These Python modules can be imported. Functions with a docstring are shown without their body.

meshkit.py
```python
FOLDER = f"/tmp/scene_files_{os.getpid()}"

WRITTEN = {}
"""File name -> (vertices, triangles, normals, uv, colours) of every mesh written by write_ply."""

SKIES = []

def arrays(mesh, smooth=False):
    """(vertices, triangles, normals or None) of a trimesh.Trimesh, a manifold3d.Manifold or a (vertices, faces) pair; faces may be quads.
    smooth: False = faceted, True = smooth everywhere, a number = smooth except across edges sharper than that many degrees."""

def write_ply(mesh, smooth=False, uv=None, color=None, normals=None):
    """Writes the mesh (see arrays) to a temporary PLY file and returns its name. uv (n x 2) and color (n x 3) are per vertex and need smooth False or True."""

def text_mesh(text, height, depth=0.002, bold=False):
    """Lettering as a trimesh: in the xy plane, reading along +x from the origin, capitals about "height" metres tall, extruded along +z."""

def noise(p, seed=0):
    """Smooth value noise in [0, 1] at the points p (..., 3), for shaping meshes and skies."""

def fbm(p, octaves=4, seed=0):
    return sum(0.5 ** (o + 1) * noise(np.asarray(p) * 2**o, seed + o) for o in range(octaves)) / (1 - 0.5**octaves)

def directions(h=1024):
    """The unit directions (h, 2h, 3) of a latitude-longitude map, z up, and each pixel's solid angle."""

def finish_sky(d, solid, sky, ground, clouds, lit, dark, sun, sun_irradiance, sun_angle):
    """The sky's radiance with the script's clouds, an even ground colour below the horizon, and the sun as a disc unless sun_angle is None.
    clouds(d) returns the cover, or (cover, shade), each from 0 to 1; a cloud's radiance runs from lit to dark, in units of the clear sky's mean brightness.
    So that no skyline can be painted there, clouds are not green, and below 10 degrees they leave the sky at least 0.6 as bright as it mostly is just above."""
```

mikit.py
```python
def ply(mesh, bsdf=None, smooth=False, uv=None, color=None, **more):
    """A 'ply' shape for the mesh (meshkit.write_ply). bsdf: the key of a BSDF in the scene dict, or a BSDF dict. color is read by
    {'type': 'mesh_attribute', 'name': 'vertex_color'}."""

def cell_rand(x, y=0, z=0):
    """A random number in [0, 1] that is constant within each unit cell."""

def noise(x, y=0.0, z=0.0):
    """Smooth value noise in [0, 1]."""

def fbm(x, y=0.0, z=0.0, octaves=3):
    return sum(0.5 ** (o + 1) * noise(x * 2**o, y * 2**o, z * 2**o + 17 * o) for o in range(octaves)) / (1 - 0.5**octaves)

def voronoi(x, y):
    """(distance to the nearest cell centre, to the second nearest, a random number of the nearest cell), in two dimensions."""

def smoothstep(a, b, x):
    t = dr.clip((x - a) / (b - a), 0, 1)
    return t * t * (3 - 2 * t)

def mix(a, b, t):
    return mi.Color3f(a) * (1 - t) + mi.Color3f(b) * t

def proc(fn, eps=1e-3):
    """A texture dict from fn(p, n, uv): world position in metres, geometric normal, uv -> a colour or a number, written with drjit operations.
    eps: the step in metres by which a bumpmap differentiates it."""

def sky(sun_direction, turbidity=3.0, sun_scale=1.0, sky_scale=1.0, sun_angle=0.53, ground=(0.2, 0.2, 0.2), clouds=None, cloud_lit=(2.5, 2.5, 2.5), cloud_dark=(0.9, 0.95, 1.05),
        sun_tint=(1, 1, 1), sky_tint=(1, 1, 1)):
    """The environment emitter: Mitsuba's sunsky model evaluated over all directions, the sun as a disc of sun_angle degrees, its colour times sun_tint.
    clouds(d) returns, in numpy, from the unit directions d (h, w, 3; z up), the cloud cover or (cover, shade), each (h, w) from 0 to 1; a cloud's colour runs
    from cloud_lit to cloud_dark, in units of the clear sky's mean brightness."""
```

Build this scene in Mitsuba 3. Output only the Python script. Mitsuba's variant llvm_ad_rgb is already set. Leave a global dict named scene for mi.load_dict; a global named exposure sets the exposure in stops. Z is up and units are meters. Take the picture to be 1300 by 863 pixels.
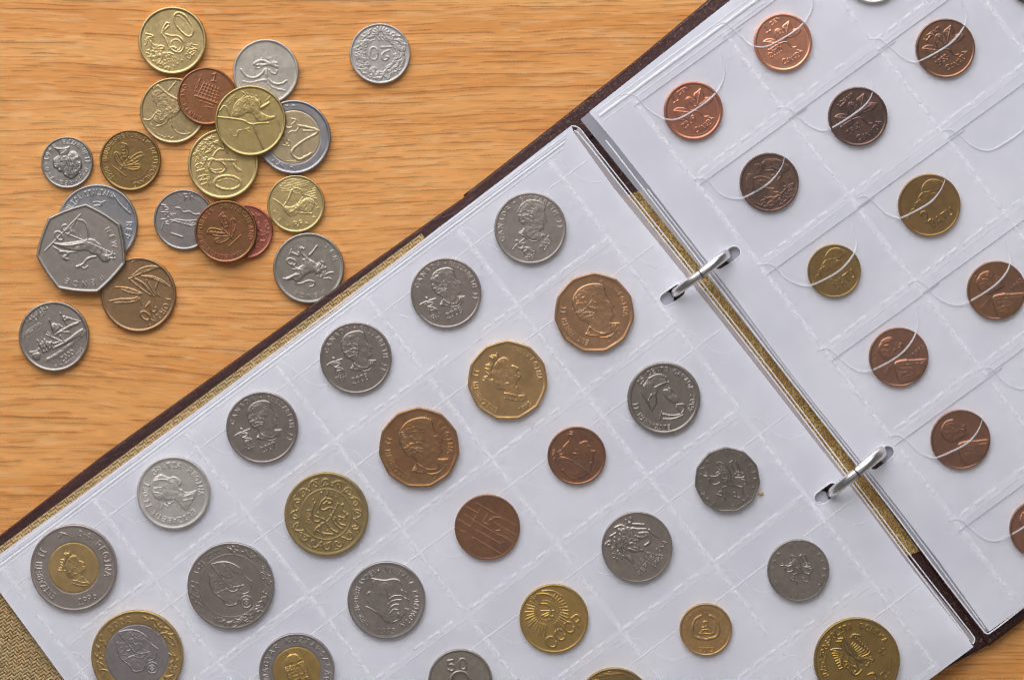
import math, numpy as np, trimesh, mitsuba as mi, mikit, meshkit
import drjit as dr
from scipy import ndimage
from shapely.geometry import Polygon, LineString, Point
from shapely.ops import unary_union
T = mi.ScalarTransform4f
scene, labels = {}, {}
# ---------------------------------------------------------------- camera, light, exposure
H = 1.0                     # camera height over the table
S = 0.00026                 # metres of table per photograph pixel (1300 x 863)
exposure = 0.0
scene['camera'] = {'type': 'perspective', 'fov': math.degrees(2 * math.atan(650 * S / H)), 'fov_axis': 'x', 'near_clip': 0.05, 'far_clip': 20.0,
                   'to_world': T().look_at(origin=[0, 0, H], target=[0, 0, 0], up=[0, 1, 0])}
scene['room_light'] = {'type': 'constant', 'radiance': {'type': 'rgb', 'value': [0.13, 0.13, 0.135]}}


def lamp(name, at, target, w, h, rgb):
    m = T().look_at(origin=at, target=target, up=[0, 0.02, 1]) @ T().scale([w / 2, h / 2, 1])
    scene[name] = {'type': 'rectangle', 'to_world': m, 'emitter': {'type': 'area', 'radiance': {'type': 'rgb', 'value': rgb}},
                   'bsdf': {'type': 'diffuse', 'reflectance': {'type': 'rgb', 'value': [.5, .5, .5]}}}
    labels[name] = {'kind': 'structure'}


lamp('window', [-0.30, 1.10, 0.85], [0, 0, 0.0], 1.9, 1.45, [3.65, 3.68, 3.90])          # the daylight window beyond the table's far edge
lamp('ceiling', [0, 0.3, 2.2], [0, 0.3, 0.0], 2.4, 2.4, [0.22, 0.215, 0.205])    # the bright ceiling over the table


def P(px, py, z=0.0):
    k = S * (1 - z / H)
    return np.array([(px - 650) * k, -(py - 431.5) * k, z])


def PP(pts, z=0.0):
    pts = np.asarray(pts, float)
    k = S * (1 - z / H)
    return np.stack([(pts[:, 0] - 650) * k, -(pts[:, 1] - 431.5) * k], -1)


def numbered(name):
    k, n = name, 0
    while k in scene or k in labels:
        n += 1
        k = f'{name}_{n:03d}'
    return k


def tag(key, label, cat=None, group=None, kind=None):
    labels[key] = {'label': label}
    if cat: labels[key]['category'] = cat
    if group: labels[key]['group'] = group
    if kind: labels[key]['kind'] = kind


def part(parent, name, mesh, bsdf, smooth=False, **kw):
    key = numbered(parent + '__' + name)
    scene[key] = mikit.ply(mesh, bsdf, smooth, **kw)
    return key


def raw(parent, name, v, f, n, bsdf, color=None):
    used, inv = np.unique(f.ravel(), return_inverse=True)
    p = meshkit.write_ply((v[used], inv.reshape(-1, 3)), False, None, None if color is None else color[used], normals=n[used])
    key = numbered(parent + '__' + name)
    scene[key] = {'type': 'ply', 'filename': p, 'face_normals': False, 'bsdf': {'type': 'ref', 'id': bsdf}}
    return key


def normals(v, f):
    n = np.zeros_like(v)
    c = np.cross(v[f[:, 1]] - v[f[:, 0]], v[f[:, 2]] - v[f[:, 0]])
    for k in range(3): np.add.at(n, f[:, k], c)
    return n / np.maximum(np.linalg.norm(n, axis=1, keepdims=True), 1e-20)


# ---------------------------------------------------------------- materials
def two(b): return {'type': 'twosided', 'bsdf': b}
def rgb(*c): return {'type': 'rgb', 'value': list(c)}


def wood_lines(p):
    x, y = p.x * 1000, p.y * 1000          # millimetres
    w = (mikit.noise(x / 80, y / 45, 3.) - .5) * 8.0 + (mikit.noise(x / 24, y / 10, 8.) - .5) * .9 + (mikit.noise(x / 5, y / 1.5, 18.) - .5) * .30
    yy = y + w
    out = []
    for k, (per, ln, lo, th) in enumerate(((3.9, 12, .40, .19), (2.3, 7, .44, .14), (1.2, 4.5, .46, .08))):
        v = yy / per + 7.3 * k
        cell = dr.floor(v)
        c = .25 + .5 * mikit.noise(x / 30 + cell * 17.3, cell * 3.1, 2. + k)
        d = (v - cell - c) * per
        m = mikit.smoothstep(lo, lo + .28, mikit.noise(x / ln + cell * 7.7, cell * 5.3, 5. + k))
        t = th * (.6 + .8 * mikit.noise(x / 3 + cell * 3.7, cell, 9.))
        e = dr.select(d > 0, dr.exp(-dr.square(d / t)), .55 * dr.exp(d / (t * 3.2)) + .45 * dr.exp(-dr.square(d / t)))
        out.append(m * e)
    return dr.maximum(out[0], .8 * out[1]), out[2], yy


def wood_color(p, n, uv):
    x = p.x * 1000
    line, fine, yy = wood_lines(p)
    band = mikit.fbm(x / 120, yy / 5.0, 2., 3)
    fib = mikit.noise(x / 4, yy / .35, 4.)
    light = mikit.smoothstep(.62, .85, mikit.noise(x / 9, yy / .8, 14.))
    c = mikit.mix([.80, .378, .115], [.71, .300, .076], mikit.smoothstep(.3, .72, band))
    c = mikit.mix(c, [.84, .50, .22], .4 * light)
    c = c * (0.92 + 0.16 * fib)
    c = mikit.mix(c, [.44, .155, .036], .6 * fine)
    return mikit.mix(c, [.29, .095, .020], .72 * line)


def wood_height(p, n, uv):
    line, fine, yy = wood_lines(p)
    return -(line * 1.0 + fine * .5) * 0.00002


scene['wood'] = {'type': 'bumpmap', 'bump_texture': mikit.proc(wood_height, 1e-4), 'scale': 1.0,
                 'bsdf': two({'type': 'principled', 'base_color': mikit.proc(wood_color), 'roughness': .45, 'specular': .4})}


def leather_color(p, n, uv):
    a = mikit.noise(p.x * 2600, p.y * 2600, 1.)
    b = mikit.fbm(p.x * 120, p.y * 120, 2., 3)
    right = mikit.smoothstep(-.02, .03, p.x)
    c = mikit.mix([.032, .008, .008], [.050, .012, .011], b)
    return mikit.mix(c, [.19, .12, .075], mikit.smoothstep(.68, .92, a) * (.15 + .60 * right))


def leather_h(p, n, uv): return (mikit.noise(p.x * 1500, p.y * 1500, 1.) + .6 * mikit.noise(p.x * 3600, p.y * 3600, 2.)) * .00012


scene['leather'] = {'type': 'bumpmap', 'bump_texture': mikit.proc(leather_h, 5e-5), 'scale': 1.0,
                    'bsdf': two({'type': 'principled', 'base_color': mikit.proc(leather_color), 'roughness': .42, 'specular': .5})}


def paper_color(p, n, uv):
    a = mikit.fbm(p.x * 45, p.y * 45, 1., 4)
    return mikit.mix([.725, .73, .785], [.80, .805, .85], mikit.smoothstep(.25, .75, a))


scene['paper'] = two({'type': 'diffuse', 'reflectance': mikit.proc(paper_color)})
scene['paper_white'] = two({'type': 'diffuse', 'reflectance': rgb(.84, .84, .85)})
scene['weld_band'] = two({'type': 'diffuse', 'reflectance': rgb(.795, .80, .845)})
scene['film'] = {'type': 'thindielectric', 'int_ior': 1.5}
scene['bead'] = two({'type': 'principled', 'base_color': rgb(.86, .86, .88), 'roughness': .25, 'specular': .6})
scene['bead_soft'] = {'type': 'blendbsdf', 'weight': .6, 'a': {'type': 'thindielectric', 'int_ior': 1.5}, 'b': two({'type': 'principled', 'base_color': rgb(.88, .88, .90), 'roughness': .25, 'specular': .6})}
scene['bead_grey'] = two({'type': 'principled', 'base_color': rgb(.42, .42, .47), 'roughness': .25, 'specular': .6})
scene['haze_film'] = {'type': 'blendbsdf', 'weight': .50, 'a': {'type': 'thindielectric', 'int_ior': 1.5},
                      'b': two({'type': 'diffuse', 'reflectance': rgb(.62, .62, .68)})}
scene['haze_film_left'] = {'type': 'blendbsdf', 'weight': .55, 'a': {'type': 'thindielectric', 'int_ior': 1.5},
                           'b': two({'type': 'diffuse', 'reflectance': rgb(.64, .58, .60)})}
scene['weld'] = two({'type': 'principled', 'base_color': rgb(.845, .85, .88), 'roughness': .4, 'specular': .4})
scene['chrome'] = two({'type': 'roughconductor', 'material': 'none', 'alpha': .10, 'specular_reflectance': rgb(.78, .76, .73)})
scene['dark_cap'] = two({'type': 'principled', 'base_color': rgb(.02, .02, .022), 'roughness': .5})


def gold_color(p, n, uv):
    a = mikit.smoothstep(.2, .8, mikit.noise(p.x * 3400, p.y * 3400, 1.))
    b = mikit.fbm(p.x * 150, p.y * 150, 4., 3)
    c = mikit.mix([.26, .155, .04], [.74, .53, .21], a)
    return mikit.mix(c, [.36, .17, .05], .5 * mikit.smoothstep(.45, .75, b))


def gold_h(p, n, uv): return mikit.noise(p.x * 2600, p.y * 2600, 6.) * .00022


scene['gold_plate'] = {'type': 'bumpmap', 'bump_texture': mikit.proc(gold_h, 4e-5), 'scale': 1.0,
                       'bsdf': two({'type': 'principled', 'base_color': mikit.proc(gold_color), 'roughness': .42, 'metallic': .55, 'specular': .5})}
scene['black'] = two({'type': 'principled', 'base_color': rgb(.012, .009, .009), 'roughness': .6})
vc = {'type': 'mesh_attribute', 'name': 'vertex_color'}
scene['cloth'] = two({'type': 'diffuse', 'reflectance': vc})
for k, r in (('metal_shiny', .31), ('metal_worn', .41), ('metal_dull', .50)):
    scene[k] = two({'type': 'principled', 'base_color': vc, 'metallic': 1.0 if k != 'metal_dull' else .9, 'roughness': r, 'specular': .5})

# ---------------------------------------------------------------- the table
g = np.linspace(-1, 1, 2)
tv = np.array([[-1.2, -.8, 0], [1.2, -.8, 0], [1.2, .7, 0], [-1.2, .7, 0], [-1.2, -.8, -.03], [1.2, -.8, -.03], [1.2, .7, -.03], [-1.2, .7, -.03]])
tf = np.array([[0, 1, 2, 3], [4, 7, 6, 5], [0, 4, 5, 1], [1, 5, 6, 2], [2, 6, 7, 3], [3, 7, 4, 0]])
scene['tabletop'] = mikit.ply((tv, tf), 'wood')
tag('tabletop', 'orange oak tabletop with long dark grain lines', kind='structure')

# ---------------------------------------------------------------- the album
Z_COVER, Z_PAGE = 0.0040, 0.0070
AL = 'coin_album'
tag(AL, 'open ring coin album with dark maroon leather cover and clear pocket pages of coins', 'album')


def slab(poly, z0, z1, inset=0.0):
    """A slab over a shapely polygon (metres): top edge chamfered, the underside drawn in by inset."""
    ch = min(.0004, (z1 - z0) * .3)
    m = trimesh.creation.extrude_polygon(poly, z1 - z0 - ch, engine='earcut')
    m.apply_translation([0, 0, z0])
    return m


def loft(rings, cap=True):
    n = len(rings[0])
    v = np.vstack(rings)
    f = []
    for k in range(len(rings) - 1):
        for i in range(n):
            j = (i + 1) % n
            f += [[k * n + i, k * n + j, (k + 1) * n + j], [k * n + i, (k + 1) * n + j, (k + 1) * n + i]]
    if cap:
        for i in range(1, n - 1):
            o = (len(rings) - 1) * n
            f += [[o, o + i, o + i + 1], [0, i + 1, i]]
    return v, np.array(f)


def board(pts, z0, z1, under=7):
    """A cover board: outline in photo pixels, rounded upper edge and an underside set back."""
    p = Polygon(np.array(pts))
    if not p.exterior.is_ccw: p = Polygon(list(p.exterior.coords)[::-1])
    rings = []
    base = np.array(p.exterior.coords)[:-1]

    def inset(d):
        a = base; b = np.roll(base, -1, 0); c = np.roll(base, 1, 0)
        t1 = (a - c) / np.linalg.norm(a - c, axis=1, keepdims=True); t2 = (b - a) / np.linalg.norm(b - a, axis=1, keepdims=True)
        n1 = np.stack([-t1[:, 1], t1[:, 0]], -1); n2 = np.stack([-t2[:, 1], t2[:, 0]], -1)
        m = n1 + n2; m /= (1 + (n1 * n2).sum(1, keepdims=True))
        return a + m * d
    for d, z in ((under, z0), (.6, z0 + (z1 - z0) * .55), (0, z0 + (z1 - z0) * .68), (.5, z0 + (z1 - z0) * .86), (1.6, z1 - .0001), (3.2, z1)):
        q = inset(d)
        rings.append(np.column_stack([PP(q, z), np.full(len(q), z)]))
    v, f = loft(rings)
    f = f[:, ::-1]      # pixel y runs down, so the winding is mirrored
    return v, f


# outlines in photograph pixels
L_EDGE = [(-190, 822), (0, 681), (200, 533), (400, 384.6), (553, 275)]
left_board = [(-190, 822)] + [(0, 679), (132, 576.5), (268, 479), (400, 384), (553, 275.5), (590, 250)] + [(1085, 908), (700, 1300), (260, 1320)]
spine_board = [(588, 248), (596, 242), (640, 208), (677, 179), (748, 123), (1265, 812), (1085, 912)]
right_board = [(745, 125), (760, 113.6), (803, 80), (899, 0), (1200, -242), (1545, -520), (2080, 182), (1300, 786), (1255, 820)]
spine_edge = [(556, 273.4), (590, 249.8), (598, 242.8), (640, 208), (677, 179), (750, 122), (776, 156), (590, 300)]
for nm, o, zz in (('spine_edge', spine_edge, Z_COVER - .00015), ('cover', left_board, Z_COVER), ('spine', spine_board, Z_COVER - .0014), ('cover', right_board, Z_COVER)):
    part(AL, nm, board(o, 0.0, zz, 8), 'leather', 40)
labels[AL + '__cover'] = {'label': 'left maroon leather cover board'}
labels[AL + '__cover_001'] = {'label': 'right dark brown leather cover board'}
# creased leather folds where the spine hinges
rng = np.random.default_rng(5)


def tube(pts, r, sides=6, flat=1.0):
    """A tube along 3-D points (metres), flat < 1 squashes it in z."""
    p = np.asarray(pts, float)
    t = np.gradient(p, axis=0); t /= np.linalg.norm(t, axis=1, keepdims=True) + 1e-12
    a = np.cross(t, [0, 0, 1.0]); a /= np.linalg.norm(a, axis=1, keepdims=True) + 1e-12
    b = np.cross(a, t)
    r = np.broadcast_to(r, (len(p),))[:, None, None]
    ang = np.arange(sides) * 2 * np.pi / sides
    v = p[:, None] + r * (np.cos(ang)[None, :, None] * a[:, None] + flat * np.sin(ang)[None, :, None] * b[:, None])
    n = len(p)
    f = []
    for i in range(n - 1):
        for j in range(sides):
            k = (j + 1) % sides
            f += [[i * sides + j, (i + 1) * sides + k, i * sides + k], [i * sides + j, (i + 1) * sides + j, (i + 1) * sides + k]]
    v = v.reshape(-1, 3)
    o = (n - 1) * sides
    for j in range(1, sides - 1):
        f += [[0, j, j + 1], [o, o + j + 1, o + j]]
    return v, np.array(f)


def join(ms):
    vs, fs, o = [], [], 0
    for v, f in ms:
        vs.append(v); fs.append(f + o); o += len(v)
    return np.vstack(vs), np.vstack(fs)


def chaikin(p, n=3, closed=False):
    p = np.asarray(p, float)
    for _ in range(n):
        if closed:
            q = np.roll(p, -1, 0)
            p = np.stack([.75 * p + .25 * q, .25 * p + .75 * q], 1).reshape(-1, p.shape[1])
        else:
            q = np.stack([.75 * p[:-1] + .25 * p[1:], .25 * p[:-1] + .75 * p[1:]], 1).reshape(-1, p.shape[1])
            p = np.vstack([p[:1], q, p[-1:]])
    return p


def px_tube(pts, z, w, flat=.5, sides=6, smooth=3):
    q = chaikin(pts, smooth) if smooth else np.asarray(pts, float)
    z = np.broadcast_to(z, (len(q),))
    return tube(np.array([P(a, b, c) for (a, b), c in zip(q, z)]), w * S / 2, sides, flat)


creases = [px_tube([(548, 281), (560, 277), (575, 273), (589, 262), (600, 254)], Z_COVER - .0002, 4, .6), px_tube([(556, 290), (570, 282), (586, 272), (597, 268)], Z_COVER - .0001, 4, .6),
           px_tube([(551, 286), (570, 276), (592, 258), (606, 249)], Z_COVER - .0004, 7, .5)]
part(AL, 'leather_fold', join(creases), 'leather', 50)
e1, e2 = np.array([.8030, -.5960]), np.array([.6075, .7943])

# woven straw lining of the left cover
def weave(origin, du, dv, name):
    """Twill heightfield over a strip: origin in px, du x dv px along e1 and e2."""
    step = .62
    nu, nv = int(du / step), int(dv / step)
    u, w = np.meshgrid(np.arange(nu) * step, np.arange(nv) * step, indexing='ij')
    pit = 3.5
    jit = meshkit.noise(np.stack([u / 14, w / 14, 0 * u], -1), 3) * .8
    a, b = (u + jit) / pit, (w + jit * .6) / pit
    ia, ib = np.floor(a).astype(int), np.floor(b).astype(int)
    over = ((ia + ib) % 4) < 2                 # warp (along e1) above
    fa, fb = a - ia, b - ib
    ph = ((ia + ib) % 4)
    along = np.where(over, (((ia + ib) % 4) + fa) / 2, ((((ia + ib) % 4) - 2) + fb) / 2)
    cross = np.where(over, fb, fa)
    h = np.sqrt(np.clip(1 - ((2 * cross - 1) / .84) ** 2, 0, 1)) * (.55 + .45 * np.sin(np.pi * np.clip(along, 0, 1)))
    strand = np.where(over, ib * 7 + 1000, ia * 13 + 5000)
    rr = np.random.default_rng(2).random(9000)
    tint = rr[strand % 9000]
    patch = meshkit.fbm(np.stack([u / 22, w / 22, 0 * u], -1), 3, 7)
    c1, c2, c3 = np.array([.62, .46, .25]), np.array([.46, .30, .13]), np.array([.46, .36, .19])
    col = c1 + (c2 - c1) * tint[..., None] * .8
    col = col + (c3 - col) * np.clip((patch - .45) * 2.5, 0, .7)[..., None]
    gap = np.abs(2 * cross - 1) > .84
    col[gap] = np.array([.10, .055, .02])          # shade between the strands, painted in as dark brown
    px = origin[0] + u * e1[0] + w * e2[0]; py = origin[1] + u * e1[1] + w * e2[1]
    z = Z_COVER + .0002 + h * .0006
    k = S * (1 - z / H)
    v = np.stack([(px - 650) * k, -(py - 431.5) * k, z], -1).reshape(-1, 3)
    i, j = np.meshgrid(np.arange(nu - 1), np.arange(nv - 1), indexing='ij')
    q = np.stack([i * nv + j, i * nv + j + 1, (i + 1) * nv + j + 1, (i + 1) * nv + j], -1).reshape(-1, 4)
    f = np.vstack([q[:, [0, 1, 2]], q[:, [0, 2, 3]]])
    n = normals(v, f)
    if n[:, 2].mean() < 0: f = f[:, ::-1]; n = -n
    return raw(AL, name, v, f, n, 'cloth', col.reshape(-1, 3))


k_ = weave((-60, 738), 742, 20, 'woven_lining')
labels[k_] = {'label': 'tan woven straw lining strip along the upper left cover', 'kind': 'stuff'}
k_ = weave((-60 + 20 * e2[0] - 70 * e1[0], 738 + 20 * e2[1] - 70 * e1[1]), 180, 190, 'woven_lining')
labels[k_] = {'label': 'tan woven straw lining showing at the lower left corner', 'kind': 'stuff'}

# the ring plate in the gap, and the dark spine behind it
GAP_L = [(726, 160), (790.9, 240), (894.8, 370), (980.9, 480), (1101.8, 640), (1154, 710), (1238, 818)]
GAP_R = [(749, 151), (816.8, 240), (916.7, 370), (1001.3, 480), (1127, 640), (1178.7, 710), (1251, 804)]


def strip(a, b, z, th=.0002):
    """A thin sheet between two polylines in pixels (same number of points)."""
    ra, rb = PP(a, z), PP(b, z)
    poly = Polygon(np.vstack([ra, rb[::-1]])).buffer(0)
    m = trimesh.creation.extrude_polygon(poly, th, engine='earcut'); m.apply_translation([0, 0, z - th])
    return m


def gapline(t, side):     # a line in the gap at horizontal offset t px from a side's edge
    return [(x + t, y) for x, y in side]


plate = [(803, 245), (905.5, 370), (990, 480), (1115.5, 640), (1165, 700)]
part(AL, 'ring_plate', strip([(x - 16, y + 6) for x, y in plate], [(x + 12, y - 4) for x, y in plate], .0036, .0010), 'gold_plate')
labels[AL + '__ring_plate'] = {'label': 'tarnished speckled gold ring plate in the gap between the pages'}
# ---------------------------------------------------------------- pages
left_paper = [(-23, 720), (725, 160), (1236, 821), (1000, 995), (640, 1260), (380, 1260)]
LP = [(-23, 720), (0, 703), (89, 639), (200, 557), (330, 463), (418, 399.3), (548, 296), (640, 226), (725.2, 159.6), (728.7, 168.7), (780, 240), (885.7, 370), (972.5, 480), (1097.4, 640), (1149, 710), (1236, 820.5), (1000, 995), (640, 1220), (330, 1200)]
RP = [(750, 140.4), (928, 0), (1500, -443), (1980, 270), (1300, 769), (1256, 801), (1190.8, 710), (1136.8, 640), (1008.7, 480), (927, 370), (827, 240), (778, 178), (748, 143)]
HOLES_L = [((846, 380), (862, 369)), ((1042, 632), (1057, 621))]
HOLES_R = [((912, 334), (932, 321)), ((1110, 588), (1127, 574))]


def page_mesh(outline, holes, z0, z1):
    poly = Polygon(PP(outline, z1)).buffer(0)
    for a, b in holes:
        poly = poly.difference(LineString(PP([a, b], z1)).buffer(8.2 * S))
    m = trimesh.creation.extrude_polygon(poly, z1 - z0, engine='earcut')
    m.apply_translation([0, 0, z0])
    return m


PL_, PR_ = AL + '__page', AL + '__page_001'
for key, o, hl in ((PL_, LP, HOLES_L), (PR_, RP, HOLES_R)):
    scene[key] = mikit.ply(page_mesh(o, hl, Z_COVER + .0006, Z_PAGE), 'paper')
labels[PL_] = {'label': 'left page of clear coin pockets on white backing'}
labels[PR_] = {'label': 'right page of clear coin pockets on white backing'}

OL, CL, RL = np.array([93.5, 720.4]), np.array([115.8, -86.0]), np.array([83., 108.5])      # pocket lattice of the left page
OR, CR, RR = np.array([895., 128.]), np.array([115., -86.]), np.array([83., 108.5])
polyL, polyR = Polygon(LP), Polygon(RP)


def seam(parent, a, b, poly, z, pitch=19.0, dash=15.5, w=4.6, skip=0):
    a, b = np.array(a, float), np.array(b, float)
    d = np.linalg.norm(b - a); t = (b - a) / d; nrm = np.array([-t[1], t[0]])
    ms = []
    s = skip
    jr = np.random.default_rng(int(abs(a[0] * 7 + a[1] * 13)) + 1)
    while s < d - 4:
        p = a + t * s + nrm * jr.normal() * .35; q = a + t * min(s + dash * (.85 + .25 * jr.random()), d) + nrm * jr.normal() * .35
        hgt = .00005 + .00012 * jr.random()
        if jr.random() > .12 and all(-12 < c[0] < 1312 and -12 < c[1] < 875 for c in (p, q)) and poly.contains(LineString([p, q]).buffer(4)):
            prof = [(-.5, 0), (-.38, .8), (-.2, 1), (-.08, .55), (.08, .55), (.2, 1), (.38, .8), (.5, 0)]
            n = len(prof)
            v = []
            for e, k in ((p, .0), (p + t * 1.2, 1.), (q - t * 1.2, 1.), (q, .0)):
                for x, h in prof:
                    c = e + nrm * x * w
                    v.append(P(c[0], c[1], z + h * k * hgt + .00003))
            v = np.array(v); f = []
            for i in range(3):
                for j in range(n - 1):
                    f += [[i * n + j, (i + 1) * n + j, (i + 1) * n + j + 1], [i * n + j, (i + 1) * n + j + 1, i * n + j + 1]]
            ms.append((v, np.array(f)))
        s += pitch * (.92 + .16 * jr.random())
    if ms:
        k_ = part(parent, 'weld_seam', join(ms), 'weld', 60)
        seg = LineString([a, b]).buffer(w * .95, cap_style=2).intersection(poly.buffer(-4)).intersection(Polygon([(-15, -15), (1315, -15), (1315, 878), (-15, 878)]))
        if seg.geom_type == 'Polygon' and not seg.is_empty:
            v, f = trimesh.creation.triangulate_polygon(Polygon(PP(list(seg.exterior.coords)[:-1], z)).buffer(0), engine='earcut')
            part(parent, 'weld_band', (np.column_stack([v, np.full(len(v), z)]), f), 'weld_band')


ZS = Z_PAGE + .00003
for (O, C, R_, poly, parent, r_rng, c_rng) in ((OL, CL, RL, polyL, PL_, range(-1, 7), range(-1, 8)), (OR, CR, RR, polyR, PR_, range(-1, 7), range(-1, 6))):
    last = 5.5 if parent == PL_ else 5.5
    for r in r_rng:          # seams along the rows (e1)
        if r == -1: continue
        n0 = O + C * (-.45) + R_ * (r + .5)
        n1 = O + C * last + R_ * (r + .5)
        seam(parent, n0, n1, poly, ZS, 21.0, 17.0, 3.4, 3)
        for dd in (7.0,):
            a, b = n0 + e2 * dd, n1 + e2 * dd
            seg = LineString([a, b]).intersection(poly.buffer(-6)).intersection(Polygon([(-10, -10), (1310, -10), (1310, 873), (-10, 873)]))
            if not seg.is_empty:
                part(parent, 'weld_seam', px_tube(list(seg.coords), ZS + .00006, 1.2, .6, 5, 0), 'weld', True)
    for c in c_rng:          # seams across (e2)
        if c < -1 or (c == 5 and parent == PL_ and False): continue
        n0 = O + C * (c + .5) + R_ * (-.42)
        n1 = O + C * (c + .5) + R_ * 7
        seam(parent, n0, n1, poly, ZS, 18.5, 14.5, 4.2, 6)

# ---------------------------------------------------------------- coins: relief raster
NR = 150                      # raster pixels per coin radius
NN = 2 * NR + 13
_g = (np.arange(NN) - NN // 2) / NR
GX, GY = np.meshgrid(_g, _g)    # y runs down as in the picture
_glyphs = {}


def glyph(ch):
    if ch not in _glyphs:
        m = meshkit.text_mesh(ch, 1.0, .1, True)
        v, f = np.asarray(m.vertices), np.asarray(m.faces)
        tri = v[f]
        tri = tri[(tri[:, :, 2] > .09).all(1)][:, :, :2]
        res = 44
        lo = v[:, :2].min(0); hi = v[:, :2].max(0)
        w, h = int((hi[0] - lo[0]) * res) + 9, int((hi[1] - lo[1]) * res) + 9
        X, Y = np.meshgrid(lo[0] + (np.arange(w) - 4) / res, lo[1] + (np.arange(h) - 4) / res)
        on = np.zeros(X.shape, bool)
        for a, b, c in tri:
            d = (b[0] - a[0]) * (c[1] - a[1]) - (b[1] - a[1]) * (c[0] - a[0])
            if abs(d) < 1e-9: continue
            s = ((X - a[0]) * (c[1] - a[1]) - (Y - a[1]) * (c[0] - a[0])) / d
            t = ((b[0] - a[0]) * (Y - a[1]) - (b[1] - a[1]) * (X - a[0])) / d
            on |= (s >= -1e-6) & (t >= -1e-6) & (s + t <= 1 + 1e-6)
        dist = ndimage.distance_transform_edt(on) / res
        _glyphs[ch] = (np.minimum(dist / .06, 1), lo - 4 / res, res, lo[0], hi[0])
    return _glyphs[ch]


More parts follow.
